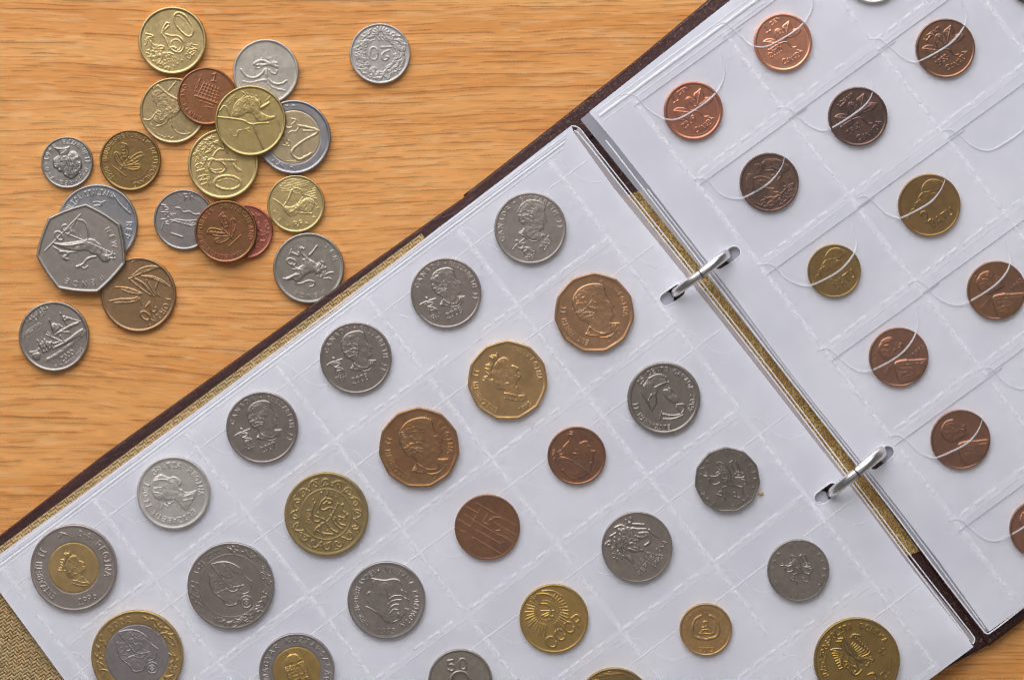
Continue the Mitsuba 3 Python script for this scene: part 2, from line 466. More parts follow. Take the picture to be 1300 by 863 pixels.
class Relief:
    def __init__(s, cx, cy, R):
        s.c = np.array([cx, cy], float); s.R = float(R)
        s.h = np.zeros((NN, NN)); s.d = np.zeros((NN, NN)); s.lab = np.zeros((NN, NN), np.int8)

    def u(s, pts): return (np.asarray(pts, float) - s.c) / s.R

    def box(s, lo, hi):
        i0, i1 = [int(np.clip(np.floor(v * NR) + NN // 2, 0, NN)) for v in (lo[1], hi[1] + 2 / NR)]
        j0, j1 = [int(np.clip(np.floor(v * NR) + NN // 2, 0, NN)) for v in (lo[0], hi[0] + 2 / NR)]
        return slice(i0, max(i1, i0)), slice(j0, max(j1, j0))

    def put(s, sl, h, lab, add=False):
        s.d[sl] = np.maximum(s.d[sl], h)
        if lab: s.lab[sl] = np.where(h > .12, lab, s.lab[sl])

    def glyph(s, ch, pos, ang, size, sx=1.0, h=1.0, lab=2):
        """pos: unit coords of the baseline origin, ang: direction of reading (picture radians, y down), size: cap height in units."""
        bm, lo, res, gx0, gx1 = glyph(ch)
        d = np.array([math.cos(ang), math.sin(ang)]); up = np.array([d[1], -d[0]])
        hh, ww = bm.shape
        ext = np.array([[x, y] for x in (lo[0], lo[0] + ww / res) for y in (lo[1], lo[1] + hh / res)])
        c = pos + size * (ext[:, :1] * sx * d + ext[:, 1:] * up)
        sl = s.box(c.min(0), c.max(0))
        X, Y = GX[sl] - pos[0], GY[sl] - pos[1]
        if X.size == 0: return
        a = (X * d[0] + Y * d[1]) / size / sx; b = (X * up[0] + Y * up[1]) / size
        val = ndimage.map_coordinates(bm, [(b - lo[1]) * res, (a - lo[0]) * res], order=1, cval=0)
        s.put(sl, val * h, lab)

    def arc(s, text, A, B, r, size, inward=False, h=1.0, lab=2):
        """Letters spread evenly from clock degrees A to B at radius r (middle of the letters)."""
        n = len(text)
        for k, ch in enumerate(text):
            if ch == ' ': continue
            deg = A + (B - A) * (k + .5) / n
            th = math.radians(deg)
            mid = np.array([math.sin(th), -math.cos(th)]) * r
            ang = th if not inward else th + math.pi
            if ch in '·.':
                s.dot(mid, size * .16, h, lab); continue
            bm, lo, res, gx0, gx1 = glyph(ch)
            d = np.array([math.cos(ang), math.sin(ang)]); up = np.array([d[1], -d[0]])
            room = abs(math.radians(B - A)) * r / n * .86
            sx = min(1.0, room / (size * (gx1 - gx0)))
            pos = mid - d * size * sx * (gx0 + gx1) / 2 - up * size * .5
            s.glyph(ch, pos, ang, size, sx, h, lab)

    def line(s, text, p0, p1, size, h=1.0, lab=2):
        p0, p1 = s.u(p0), s.u(p1)
        d = p1 - p0; L = np.linalg.norm(d); ang = math.atan2(d[1], d[0])
        size = size / s.R
        n = len(text)
        for k, ch in enumerate(text):
            if ch == ' ': continue
            bm, lo, res, gx0, gx1 = glyph(ch)
            room = L / n * .9
            sx = min(1.0, room / (size * (gx1 - gx0)))
            pos = p0 + d * (k + .5) / n - d / L * size * sx * (gx0 + gx1) / 2
            s.glyph(ch, pos, ang, size, sx, h, lab)

    def seg(s, p, q, w, h, lab, add=False):
        lo, hi = np.minimum(p, q) - w, np.maximum(p, q) + w
        sl = s.box(lo, hi)
        X, Y = GX[sl], GY[sl]
        if X.size == 0: return
        d = q - p; L2 = max((d ** 2).sum(), 1e-12)
        t = np.clip(((X - p[0]) * d[0] + (Y - p[1]) * d[1]) / L2, 0, 1)
        r = np.hypot(X - p[0] - t * d[0], Y - p[1] - t * d[1]) / (w / 2)
        v = np.sqrt(np.clip(1 - r ** 2, 0, 1)) if h > 0 else np.clip(1 - r ** 2, 0, 1)
        if add: s.tmp[sl] = np.maximum(s.tmp[sl], v * abs(h))
        else: s.put(sl, v * h, lab)

    def stroke(s, pts, w, h=1.0, lab=1, smooth=2, closed=False, add=False):
        p = s.u(pts)
        if smooth: p = chaikin(p, smooth, closed)
        if closed: p = np.vstack([p, p[:1]])
        if add: s.tmp = np.zeros((NN, NN))
        for a, b in zip(p[:-1], p[1:]): s.seg(a, b, w / s.R, h, lab, add)
        if add: s.h += np.sign(h) * s.tmp

    def dot(s, c, r, h=1.0, lab=1):
        sl = s.box(np.array(c) - r, np.array(c) + r)
        v = np.sqrt(np.clip(1 - ((GX[sl] - c[0]) ** 2 + (GY[sl] - c[1]) ** 2) / r ** 2, 0, 1))
        s.put(sl, v * h, lab)

    def beads(s, r, n, size, h=.8, a0=0, a1=360):
        for k in range(n):
            th = math.radians(a0 + (a1 - a0) * k / n)
            s.dot((math.sin(th) * r, -math.cos(th) * r), size, h, 0)

    def ring(s, r, w, h=.8):
        d = np.abs(np.hypot(GX, GY) - r) / (w / 2)
        s.d = np.maximum(s.d, h * np.sqrt(np.clip(1 - d ** 2, 0, 1)))

    def poly(s, pts, h=2.0, dome=.22, lab=1, smooth=2, add=False):
        p = s.u(pts)
        if smooth: p = chaikin(p, smooth, True)
        sl = s.box(p.min(0) - .02, p.max(0) + .02)
        X, Y = GX[sl], GY[sl]
        on = np.zeros(X.shape, bool)
        q = np.roll(p, -1, 0)
        for (x0, y0), (x1, y1) in zip(p, q):
            if y0 == y1: continue
            c = ((y0 > Y) != (y1 > Y)) & (X < (x1 - x0) * (Y - y0) / (y1 - y0) + x0)
            on ^= c
        d = ndimage.distance_transform_edt(np.pad(on, 1))[1:-1, 1:-1] / NR
        t = np.clip(d / dome, 0, 1)
        v = h * (.45 * np.clip(d / .025, 0, 1) + .55 * np.sqrt(1 - (1 - t) ** 2))
        s.h[sl] = np.maximum(s.h[sl], v)
        s.lab[sl] = np.where(on, lab, s.lab[sl])

    def leaves(s, seed, r0, r1, a0, a1, n, ln, w, h=1.0, swirl=.6):
        """Small leaf strokes scattered over an annular band."""
        g = np.random.default_rng(seed)
        for k in range(n):
            th = math.radians(a0 + (a1 - a0) * (k + g.random()) / n); r = r0 + (r1 - r0) * g.random()
            c = np.array([math.sin(th), -math.cos(th)]) * r
            an = th + swirl * (1 if g.random() > .5 else -1) + g.normal() * .35
            d = np.array([math.cos(an), math.sin(an)]) * ln * (.6 + .7 * g.random()) / 2
            b = np.array([-d[1], d[0]]) * .35 * g.choice([-1, 1])
            p = chaikin(np.array([c - d, c + b, c + d]), 2)
            for x, y in zip(p[:-1], p[1:]): s.seg(x, y, w * (.7 + .6 * g.random()), h * (.6 + .5 * g.random()), 1)

    def noise(s, amp, freq, seed):
        s.h += amp * (meshkit.fbm(np.stack([GX * freq, GY * freq, 0 * GX], -1), 3, seed) - .5)
K = 0.000105     # metres of height per relief unit
FILM_BUMPS = {PL_: [], PR_: []}
_seed = [0]


def coin(name, label, group, crop, cen, R, th, z, color, mat, fn, rim=(.075, 1.8), poly=None, grad=None, core=None, hole=None, blotch=(.26, None), page=None, hk=1.0):
    _seed[0] += 1
    sd = _seed[0]
    x0, y0, sc = crop
    px, py, Rp = x0 + cen[0] / sc, y0 + cen[1] / sc, R / sc
    rel = Relief(cen[0], cen[1], R)
    rel.noise(.22, 9, sd)
    fn(rel)
    em = ndimage.gaussian_filter((rel.lab == 1).astype(float), 2)
    ii, jj = np.nonzero(rel.lab == 1)
    if len(ii):
        oy, ox = _g[ii].mean() + .05, _g[jj].mean() - .03
        q = np.stack([np.arctan2(GY - oy, GX - ox) * 3.5, np.hypot(GX - ox, GY - oy) * 30, 0 * GX], -1)
        rel.h += em * ((meshkit.fbm(q, 2, sd + 5) - .5) * .9 + (meshkit.fbm(np.stack([GX * 11, GY * 11, 0 * GX], -1), 3, sd + 6) - .5) * 1.3)
    rel.h = rel.h * .95 + np.where(rel.h > .7, np.minimum(rel.d * .5, 1.2), np.minimum(rel.d, 1.5))
    n = int(np.clip(3.2 * Rp, 84, 172)) // 2 * 2
    a, b = np.meshgrid(np.linspace(-1, 1, n + 1), np.linspace(-1, 1, n + 1))
    m = np.where(np.abs(a) >= np.abs(b), a, b)
    o = np.where(np.abs(a) >= np.abs(b), b, a)
    phi = np.where(m == 0, 0, np.pi / 4 * o / np.where(m == 0, 1, m))
    x = np.where(np.abs(a) >= np.abs(b), m * np.cos(phi), m * np.sin(phi)).ravel()
    y = np.where(np.abs(a) >= np.abs(b), m * np.sin(phi), m * np.cos(phi)).ravel()
    rho = np.hypot(x, y)
    th_ = np.arctan2(y, x)

    def rp(t):
        if poly is None: return np.ones_like(t)
        k, t0, w = poly
        d = np.mod(t - math.radians(t0), 2 * np.pi / k) - np.pi / k
        return 1 - w + w * np.cos(np.pi / k) / np.cos(d)
    shape = rp(th_)
    TOP = .985
    x, y, rr = x * shape * TOP, y * shape * TOP, rho * TOP
    hh = ndimage.map_coordinates(rel.h, [y * NR + NN // 2, x * NR + NN // 2], order=1)
    w, rh = rim
    t = np.clip((rr - (1 - w - .03)) / .045, 0, 1)
    t = t * t * (3 - 2 * t)
    edge = np.clip((rr - .955) / .03, 0, 1)
    hh = hh * (1 - t) + rh * t - .5 * edge ** 2
    if core:
        hh -= .9 * np.exp(-((rr - core[0]) / .014) ** 2)
    idx = np.arange((n + 1) ** 2).reshape(n + 1, n + 1)
    f = np.vstack([np.stack([idx[:-1, :-1], idx[:-1, 1:], idx[1:, 1:]], -1).reshape(-1, 3), np.stack([idx[:-1, :-1], idx[1:, 1:], idx[1:, :-1]], -1).reshape(-1, 3)])
    loop = np.concatenate([idx[0, :-1], idx[:-1, -1], idx[-1, :0:-1], idx[:0:-1, 0]])
    Rw = Rp * S
    vx = [np.stack([x * Rw, y * Rw, th + hh * K * hk], -1)]
    N0 = len(x); L = len(loop)
    lt = np.arctan2(y[loop], x[loop]); ls = rp(lt)
    prev = loop
    ft = hh[loop].mean() * K
    for q, zz in ((.996, th + ft - .00010), (1.0, th + ft - .00024), (1.0, .0002), (.985, 0.0)):
        vx.append(np.stack([np.cos(lt) * ls * q * Rw, np.sin(lt) * ls * q * Rw, np.full(L, zz)], -1))
        cur = N0 + np.arange(L); N0 += L
        nx, pn = np.roll(cur, -1), np.roll(prev, -1)
        f = np.vstack([f, np.stack([prev, cur, nx], -1), np.stack([prev, nx, pn], -1)])
        prev = cur
    bot = np.array([[prev[0], prev[i], prev[i + 1]] for i in range(1, L - 1)])[:, ::1]
    f = np.vstack([f, bot])
    v = np.vstack(vx)
    if hole:
        keep = ~((f < len(x)).all(1) & (rr[np.minimum(f, len(x) - 1)] < hole).any(1))
        f = f[keep]
        hl = np.unique(np.round(rr[rr >= hole], 5))[0]
        ring = np.where(np.abs(rr - hl) < 1e-4)[0]
        ring = ring[np.argsort(np.arctan2(y[ring], x[ring]))]
        down = v[ring].copy(); down[:, 2] = 0
        c0 = len(v) + np.arange(len(ring)); v = np.vstack([v, down])
        f = np.vstack([f, np.stack([ring, np.roll(ring, -1), np.roll(c0, -1)], -1), np.stack([ring, np.roll(c0, -1), c0], -1)])
        f = f[~(f[:, 0] == prev[0]) | (f < prev[0]).any(1)] if False else f
    v[:, 1] *= -1
    nn = normals(v, f)
    if nn[:len(x), 2].mean() < 0: f = f[:, ::-1]; nn = -nn
    # colour: base tint with tarnish clouds
    base = np.array(color) * ((.80, .775, .74) if page is None else (1, 1, 1))      # coins on the table are tinted duller and warmer
    p3 = np.column_stack([v[:, 0], v[:, 1], np.zeros(len(v))]) / Rw
    cl = meshkit.fbm(p3 * 2.2 + sd * 3.1, 4, sd) - .5
    sp = meshkit.fbm(p3 * 9 + sd, 3, sd + 50) - .5
    col = np.repeat(base[None], len(v), 0)
    if core:
        rv = np.hypot(v[:, 0], v[:, 1]) / Rw
        col = np.where((rv < core[0])[:, None], np.array(core[1]) * (1.0 if page else .82), col)
    amp, other = blotch
    if other is not None:
        k = np.clip(cl * 3.4 + .45, 0, 1)[:, None] * .75
        col = col * (1 - k) + np.array(other) * k
    col = col * (1 + amp * 1.6 * cl + amp * .9 * sp)[:, None]
    col = np.clip(col, .004, .95)
    # place
    if grad is None:
        g = np.random.default_rng(sd + 900)
        grad = g.normal(size=2) * .0004 if page else (0, 0)
    c = P(px, py, z + th)
    w3 = v.copy()
    w3[:, 2] += (v[:, 0] / S * grad[0] - v[:, 1] / S * grad[1]) * .001 + z
    w3[:, :2] += c[:2]
    gw = np.array([grad[0], -grad[1]]) * .001 / S
    nw = nn - np.column_stack([gw[0] * nn[:, 2], gw[1] * nn[:, 2], np.zeros(len(nn))])
    nw /= np.linalg.norm(nw, axis=1, keepdims=True)
    key = numbered(name)
    tag(key, label, 'coin', group)
    # split into parts
    cen_f = (v[f] / Rw).mean(1)
    rf = np.hypot(cen_f[:, 0], cen_f[:, 1]) / rp(np.arctan2(-cen_f[:, 1], cen_f[:, 0]))
    li = np.clip(np.round(-cen_f[:, 1] * NR).astype(int) + NN // 2, 0, NN - 1); lj = np.clip(np.round(cen_f[:, 0] * NR).astype(int) + NN // 2, 0, NN - 1)
    lab = rel.lab[li, lj].copy()
    lab[(rf > 1 - w - .02)] = 3
    lab[(f >= len(x)).any(1)] = 3
    if core: lab[(lab == 0) & (rf < core[0])] = 4
    for k, nm in ((0, 'outer_ring' if core else 'field'), (4, 'core'), (1, 'emblem'), (2, 'inscription'), (3, 'rim')):
        if (lab == k).any():
            raw(key, nm, w3, f[lab == k], nw, mat, col)
    if page:
        FILM_BUMPS[page].append((px, py, Rp, th))
    return key


NICKEL, SILVER, ALU = (.50, .455, .425), (.74, .71, .66), (.44, .45, .475)
BRASS, BRASS_DK, GOLD, GOLD_DK = (.68, .53, .26), (.50, .36, .13), (.70, .44, .10), (.46, .28, .05)
COPPER_RED, COPPER, COPPER_DK, BRONZE = (.66, .30, .21), (.46, .21, .12), (.22, .115, .085), (.66, .40, .20)
TABLE, LEFT, RIGHT = 'loose coins on the wooden table', 'coins in the left album page', 'coins in the right album page'


# ---- loose coins
def f(r):
    r.stroke([(470, 262), (440, 250), (385, 372), (440, 430), (470, 520)], 20); r.stroke([(385, 372), (470, 285)], 16)
    r.stroke([(440, 380), (500, 400), (560, 395), (625, 440), (640, 520), (600, 580), (540, 575), (500, 545)], 20); r.stroke([(490, 500), (500, 450), (560, 430), (610, 480), (600, 540), (560, 560)], 12)
    r.stroke([(520, 190), (560, 135), (640, 165), (720, 280), (740, 370), (690, 415), (620, 370), (545, 280)], 22, 1.1, closed=True)
    r.stroke([(540, 180), (600, 180), (690, 290), (720, 380)], 9, .6)
    r.stroke([(220, 375), (300, 395), (290, 410), (240, 410), (280, 480), (340, 520)], 20); r.stroke([(340, 520), (400, 500), (420, 540), (350, 540)], 22); r.stroke([(400, 590), (460, 580), (520, 600)], 16)
    r.stroke([(470, 540), (510, 515), (545, 535)], 26); r.stroke([(330, 640), (380, 600), (400, 640), (350, 700), (410, 720)], 16); r.stroke([(290, 560), (340, 600), (300, 630)], 14)
    r.leaves(1, .55, .85, 185, 275, 46, .10, .035, .9); r.leaves(2, .45, .6, 190, 250, 14, .12, .04, .9)
    for k in range(5): r.stroke([(430 + 26 * k, 620), (470 + 26 * k, 690)], 6, .7)
    r.arc('CENT', 140, 96, .66, .2, True); r.arc('EURO', 122, 100, .52, .09, True)
    for k in range(5): r.dot(r.u((430 + 45 * k, 745 - 5 * k * k)), .03, .8)


coin('brass_coin', 'topmost brass coin of the pile, large 50 with CENT at lower right', TABLE, (160, 0, 8.633), (507, 447), 372, .0023, 0, BRASS, 'metal_worn', f, (.07, 2.2))


def f(r):
    r.stroke([(230, 420), (255, 470), (320, 515), (390, 510), (450, 470), (490, 420)], 26, 1.5); r.stroke([(500, 420), (510, 490), (545, 555), (610, 585), (680, 575), (720, 545)], 26, 1.5)
    r.stroke([(250, 550), (330, 570), (420, 545), (500, 530)], 22); r.stroke([(500, 480), (520, 560), (560, 620), (700, 650)], 24); r.stroke([(490, 420), (500, 600), (540, 640)], 18)
    r.stroke([(370, 360), (420, 320), (490, 330), (560, 370), (620, 390)], 34, 1.6); r.stroke([(620, 350), (560, 350), (480, 370), (390, 370)], 30, 1.4); r.stroke([(520, 300), (560, 300), (550, 330)], 30)
    r.stroke([(380, 380), (390, 410), (440, 400), (450, 375)], 20); r.stroke([(530, 420), (560, 460), (610, 470), (620, 430)], 20); r.stroke([(390, 340), (440, 390)], 16); r.stroke([(590, 330), (610, 400)], 16)
    r.leaves(4, .3, .6, -60, 60, 14, .12, .05, .35)
    r.beads(.90, 96, .016)


coin('silver_coin', 'pale silver coin of the pile with knotted ropes, lower edge under brass coin', TABLE, (280, 40, 8.633), (495, 445), 360, .0019, 0, (.60, .56, .50), 'metal_dull', f, (.065, 2))


def f(r):
    r.stroke([(380, 420), (400, 350), (440, 345), (475, 390), (465, 470), (430, 490), (390, 470)], 22, closed=True)
    r.stroke([(620, 345), (510, 350)], 24, 1, 2, 0); r.stroke([(515, 440), (540, 400), (600, 380)], 18); r.stroke([(515, 430), (525, 490), (570, 490), (595, 455), (565, 450)], 22)
    r.leaves(10, .50, .84, 20, 165, 120, .13, .045, 1.25); r.leaves(11, .50, .84, 195, 340, 120, .13, .045, 1.25); r.leaves(12, .62, .86, 160, 200, 26, .14, .05, 1.1)
    for k in range(9):
        a = math.radians(-100 + 25 * k); r.stroke([(505 + 34 * math.sin(a), 200 - 34 * math.cos(a)), (505 + 84 * math.sin(a), 195 - 66 * math.cos(a))], 26, 1.3, 0)
    for k in range(3): r.stroke([(450 + 36 * k, 225), (490 + 36 * k, 275)], 16)
    r.beads(.925, 110, .016)


coin('silver_coin', 'silver coin lying apart above the album, upside-down 20 inside a leafy wreath', TABLE, (425, 20, 8.633), (495, 418), 332, .0017, 0, (.58, .555, .53), 'metal_dull', f, (.055, 1.8))


def f(r):
    r.poly([(215, 270), (260, 275), (320, 340), (430, 405), (470, 380), (480, 480), (420, 560), (350, 590), (300, 640), (200, 600), (240, 540), (250, 470), (200, 400)], 1.4, .2)
    r.stroke([(255, 280), (330, 350), (430, 410)], 18, 1.8); r.stroke([(130, 590), (190, 600), (245, 515), (290, 520), (270, 590), (300, 600), (340, 540), (350, 600), (300, 640), (250, 650)], 13, 1.2)
    r.stroke([(350, 480), (390, 500), (380, 540), (430, 520)], 14); r.stroke([(350, 330), (410, 260), (430, 230)], 10, .8); r.stroke([(215, 420), (230, 330), (200, 290)], 16, .9); r.stroke([(370, 600), (400, 690), (480, 730), (550, 715)], 10, .9)
    r.leaves(32, .79, .86, 182, 236, 9, .08, .03, .8)


coin('brass_coin', 'brass coin with nude figure, partly under the brown penny', TABLE, (165, 70, 7.193), (393, 508), 302, .0017, 0, (.60, .465, .25), 'metal_worn', f, (.06, 2))


def f(r):
    for k in range(6): r.stroke([(680 + k * 26, 250 + k * 10), (620 + k * 30, 375 + k * 13)], 9, .8, 0)
    for k in range(5): r.stroke([(672 - k * 14, 262 + k * 28), (818 - k * 6, 318 + k * 28)], 9, .8, 0)
    r.stroke([(595, 375), (800, 445)], 15, 1.1, 0); r.stroke([(640, 420), (700, 440), (760, 460)], 9, .7); r.stroke([(580, 360), (620, 290), (650, 200)], 7, .7); r.stroke([(590, 330), (640, 350)], 7, .6)
    r.stroke([(640, 185), (650, 220), (610, 260), (600, 330)], 6, .7); r.stroke([(660, 480), (700, 470), (760, 490)], 8, .6)
    r.line('1', (735, 240), (790, 250), 80, 1.1)
    r.arc('ONE PENNY', 300, 190, .80, .13, True, .9)


coin('copper_coin', 'brown penny with a portcullis grid, leaning on a brass coin', TABLE, (165, 70, 7.193), (700, 376), 265, .0015, .00152, (.38, .175, .085), 'metal_worn', f, (.06, 1.6), grad=(-.0375, .016), blotch=(.2, (.26, .12, .07)))


def f(r):
    r.stroke([(80, 325), (300, 350), (330, 380), (370, 385)], 14, 1.4, 0); r.stroke([(370, 385), (460, 590)], 14, 1.3, 0); r.stroke([(370, 385), (440, 375), (500, 375)], 16, 1.2)
    r.poly([(200, 290), (230, 210), (310, 140), (400, 160), (450, 210), (440, 240), (500, 205), (515, 215), (460, 260), (420, 270), (500, 320), (560, 310), (560, 335), (480, 360), (410, 375), (380, 300), (320, 285), (290, 320), (200, 330)], 1.7, .22)
    r.stroke([(440, 245), (505, 205)], 16, 2.0, 0); r.stroke([(480, 190), (540, 130)], 9, .8, 0); r.stroke([(95, 275), (140, 215), (175, 310)], 11, 1.1, 0); r.stroke([(205, 300), (215, 220), (310, 140)], 9, 1.0); r.stroke([(560, 300), (590, 370), (605, 440)], 8, .8)
    for k in range(4): r.stroke([(280 + 40 * k, 110 + 12 * k), (330 + 36 * k, 160 + 14 * k), (350 + 26 * k, 230)], 9, .9)
    r.stroke([(180, 430), (200, 490), (250, 480), (240, 440), (300, 430), (340, 420)], 8, .7); r.stroke([(330, 440), (350, 460)], 8, .6)
    r.arc('2002', -54, -30, .8, .1)


coin('brass_coin', 'brass coin on top in the middle of the pile, striding figure', TABLE, (265, 100, 6.638), (351, 355), 297, .0021, .0025, (.54, .42, .185), 'metal_worn', f, (.055, 2.2), grad=(-.0110, .008))


def f(r):
    r.stroke([(770, 400), (960, 440), (800, 520), (700, 600), (700, 650), (770, 690), (850, 640)], 20, 1.2); r.stroke([(800, 440), (930, 440)], 14, 1, 0); r.stroke([(750, 395), (800, 400), (900, 425)], 12); r.stroke([(800, 660), (850, 640), (860, 630)], 16)
    r.stroke([(640, 450), (640, 560), (690, 540), (650, 500), (690, 440), (740, 450), (760, 410)], 12, 1); r.stroke([(700, 340), (745, 350), (700, 390)], 10); r.stroke([(700, 410), (660, 420), (640, 390)], 10); r.stroke([(620, 560), (680, 570)], 10)
    r.leaves(21, .8, .94, 175, 225, 9, .09, .03, .9); r.line('EURO', (560, 640), (640, 500), 30, .8); r.stroke([(640, 700), (760, 690)], 7, .7, 0); r.stroke([(655, 715), (770, 705)], 7, .7, 0)
    r.leaves(22, .82, .9, -30, 0, 3, .08, .03, .9)


coin('bimetal_coin', 'two tone coin of the pile, large 2 on golden core, grey ring', TABLE, (265, 100, 6.638), (715, 493), 312, .0022, 0, (.43, .425, .45), 'metal_worn', f, (.055, 2.2), core=(.72, (.66, .52, .32)))


def f(r):
    r.stroke([(250, 440), (300, 395), (400, 390), (470, 430), (460, 480), (370, 505), (280, 480)], 20, 1.1, closed=True); r.stroke([(275, 440), (360, 405), (450, 440)], 8, .6)
    r.stroke([(215, 270), (245, 255), (260, 272), (330, 268), (425, 272)], 17); r.stroke([(425, 272), (420, 320), (465, 352)], 17); r.stroke([(410, 300), (430, 350), (460, 352)], 10)
    r.stroke([(240, 270), (210, 320), (250, 370), (320, 370), (355, 330), (330, 290), (300, 275)], 16); r.stroke([(215, 330), (260, 350), (320, 340)], 9)
    r.line('CENT', (105, 300), (165, 485), 62); r.line('EURO', (185, 350), (215, 470), 26, .8)
    r.leaves(31, .5, .86, 275, 345, 40, .12, .04, 1.0); r.stroke([(250, 240), (290, 180), (340, 190), (330, 150), (290, 120)], 16, 1.2); r.stroke([(270, 130), (330, 170), (360, 210)], 14)
    for k in range(8): r.stroke([(95 + 8 * k, 230 - 14 * k), (150 + 12 * k, 215 - 12 * k)], 6, .8, 0)


coin('brass_coin', 'brass coin low in the pile, sideways 50 with CENT on its left', TABLE, (230, 160, 6.163), (328, 298), 276, .0023, 0, (.69, .53, .25), 'metal_worn', f, (.07, 2.2))


def f(r):
    for k in range(9):
        r.stroke([(740 + 6 * k, 470 + 13 * k - 60), (820, 430 + 12 * k - 20), (920, 425 + 13 * k), (1050, 450 + 13 * k)], 6, .8)
    r.poly([(800, 620), (860, 640), (930, 590), (1000, 560), (1050, 580), (1040, 640), (1000, 690), (940, 660), (900, 700), (860, 710), (820, 680)], 1.3, .15)
    for k in range(6): r.stroke([(830 + 22 * k, 690 - 12 * k), (900 + 18 * k, 650 - 20 * k), (950 + 22 * k, 560 + 12 * k)], 10, 1.0)
    r.stroke([(870, 500), (830, 590), (790, 640), (860, 710)], 12, 1); r.stroke([(720, 570), (780, 610), (850, 680)], 10); r.stroke([(880, 490), (930, 490), (960, 540), (1060, 570)], 10, 1); r.stroke([(930, 680), (1020, 685)], 14)
    for k, (a, b) in enumerate([(100, 0), (125, 1), (150, 2), (175, 3), (200, 4), (225, 5), (250, 6)]): r.arc('*' if False else 'x', a - 5, a + 5, .80, .12, lab=1)
    r.line('RF', (880, 790), (960, 775), 40); 
    for k in range(14): r.stroke([(735 + 14 * k, 720), (737 + 14 * k, 790)], 3, .35, 0, 0)


coin('brass_coin', 'small brass coin at the right of the loose group, sowing woman over fine lines', TABLE, (230, 160, 6.163), (897, 610), 225, .0019, 0, (.70, .55, .27), 'metal_worn', f, (.06, 1.8))


def f(r):
    r.poly([(222, 215), (365, 212), (350, 290), (370, 258), (410, 243), (452, 270), (478, 320), (495, 390), (465, 455), (420, 500), (390, 520), (330, 490), (310, 460), (290, 440), (262, 436), (240, 405), (212, 395), (205, 330), (240, 298), (275, 290), (262, 250)], 2.8, .3)
    for k in range(6): r.stroke([(340 + 22 * k, 330 - 6 * k), (365 + 20 * k, 400), (360 + 12 * k, 470)], 13, 1.0, 1, add=True)
    r.stroke([(222, 215), (290, 228), (365, 210)], 15, 3.2); r.dot(r.u((235, 400)), .05, 3); r.dot(r.u((270, 432)), .05, 3); r.dot(r.u((330, 475)), .05, 2.8)
    for k in range(6): r.dot(r.u((470 + 6 * (k % 2), 360 + 24 * k)), .045, 1.8)
    r.arc('ELIZABETH II', -14, 92, .80, .17); r.arc('D·G·REG·F·D·1998', 105, 328, .80, .15)
    r.beads(.93, 90, .018)


coin('silver_coin', 'smallest silver coin, at the far left of the table, crowned head upside down', TABLE, (40, 160, 7.647), (345, 355), 251, .0017, 0, (.44, .42, .40), 'metal_worn', f, (.055, 1.8), hk=1.25)


def oak(r, C, R, a):
    ca, sa = math.cos(a), math.sin(a)
    def q(*p): return [(C[0] + R * (x * ca - y * sa), C[1] + R * (x * sa + y * ca)) for x, y in p]
    r.stroke(q((-.05, .38), (-.02, .1), (0, -.1)), R * .05, 1, 0)
    for s in (-1, 1):
        r.stroke(q((-.02, .25), (.22 * s, .05), (.38 * s, -.25), (.32 * s, -.45), (.18 * s, -.35), (.05 * s, -.05)), R * .05, 1.1); r.stroke(q((0, .15), (.2 * s, -.1), (.3 * s, -.35)), R * .03, .8)
        for k in range(5): r.dot(r.u(q((s * (.14 + .06 * k), -.02 - .09 * k))[0]), .055, 1.2)
        r.stroke(q((0, .3), (.3 * s, .22), (.5 * s, .05), (.42 * s, -.08), (.2 * s, .1)), R * .045, 1.0); r.stroke(q((0, .3), (.25 * s, .15), (.45 * s, .02)), R * .03, .8)
    r.stroke(q((-.32, .42), (.2, .5)), R * .035, .9, 0)


def f(r):
    oak(r, (935, 330), 297, .5)
    r.arc('BUNDESREPUBLIK DEUTSCHLAND', 266, 266 + 268, .82, .15); r.arc('·1950·', 214, 262, .82, .14); r.ring(.64, .02, .3)


coin('brass_coin', 'dark worn brass coin with an oak seedling and lettering, beside the smallest silver coin', TABLE, (40, 160, 7.647), (958, 334), 297, .0017, 0, (.40, .27, .11), 'metal_worn', f, (.06, 2), blotch=(.2, (.25, .15, .07)))


def f(r):
    r.arc('REPVBBLICA ITALIANA', -100, 32, .80, .14, h=1.2)
    r.stroke([(605, 140), (650, 205), (720, 265)], 12, 1.8); r.stroke([(700, 200), (715, 225), (680, 240)], 7, .8); r.stroke([(450, 185), (490, 180), (520, 205), (460, 210)], 12, 1); r.stroke([(500, 190), (545, 175)], 8)
    r.arc('REP', 84, 118, .80, .14, h=1.2)


coin('aluminium_coin', 'bluish grey coin mostly hidden under the heptagonal coin', TABLE, (40, 225, 5.75), (480, 345), 293, .0015, 0, ALU, 'metal_worn', f, (.05, 1.6))


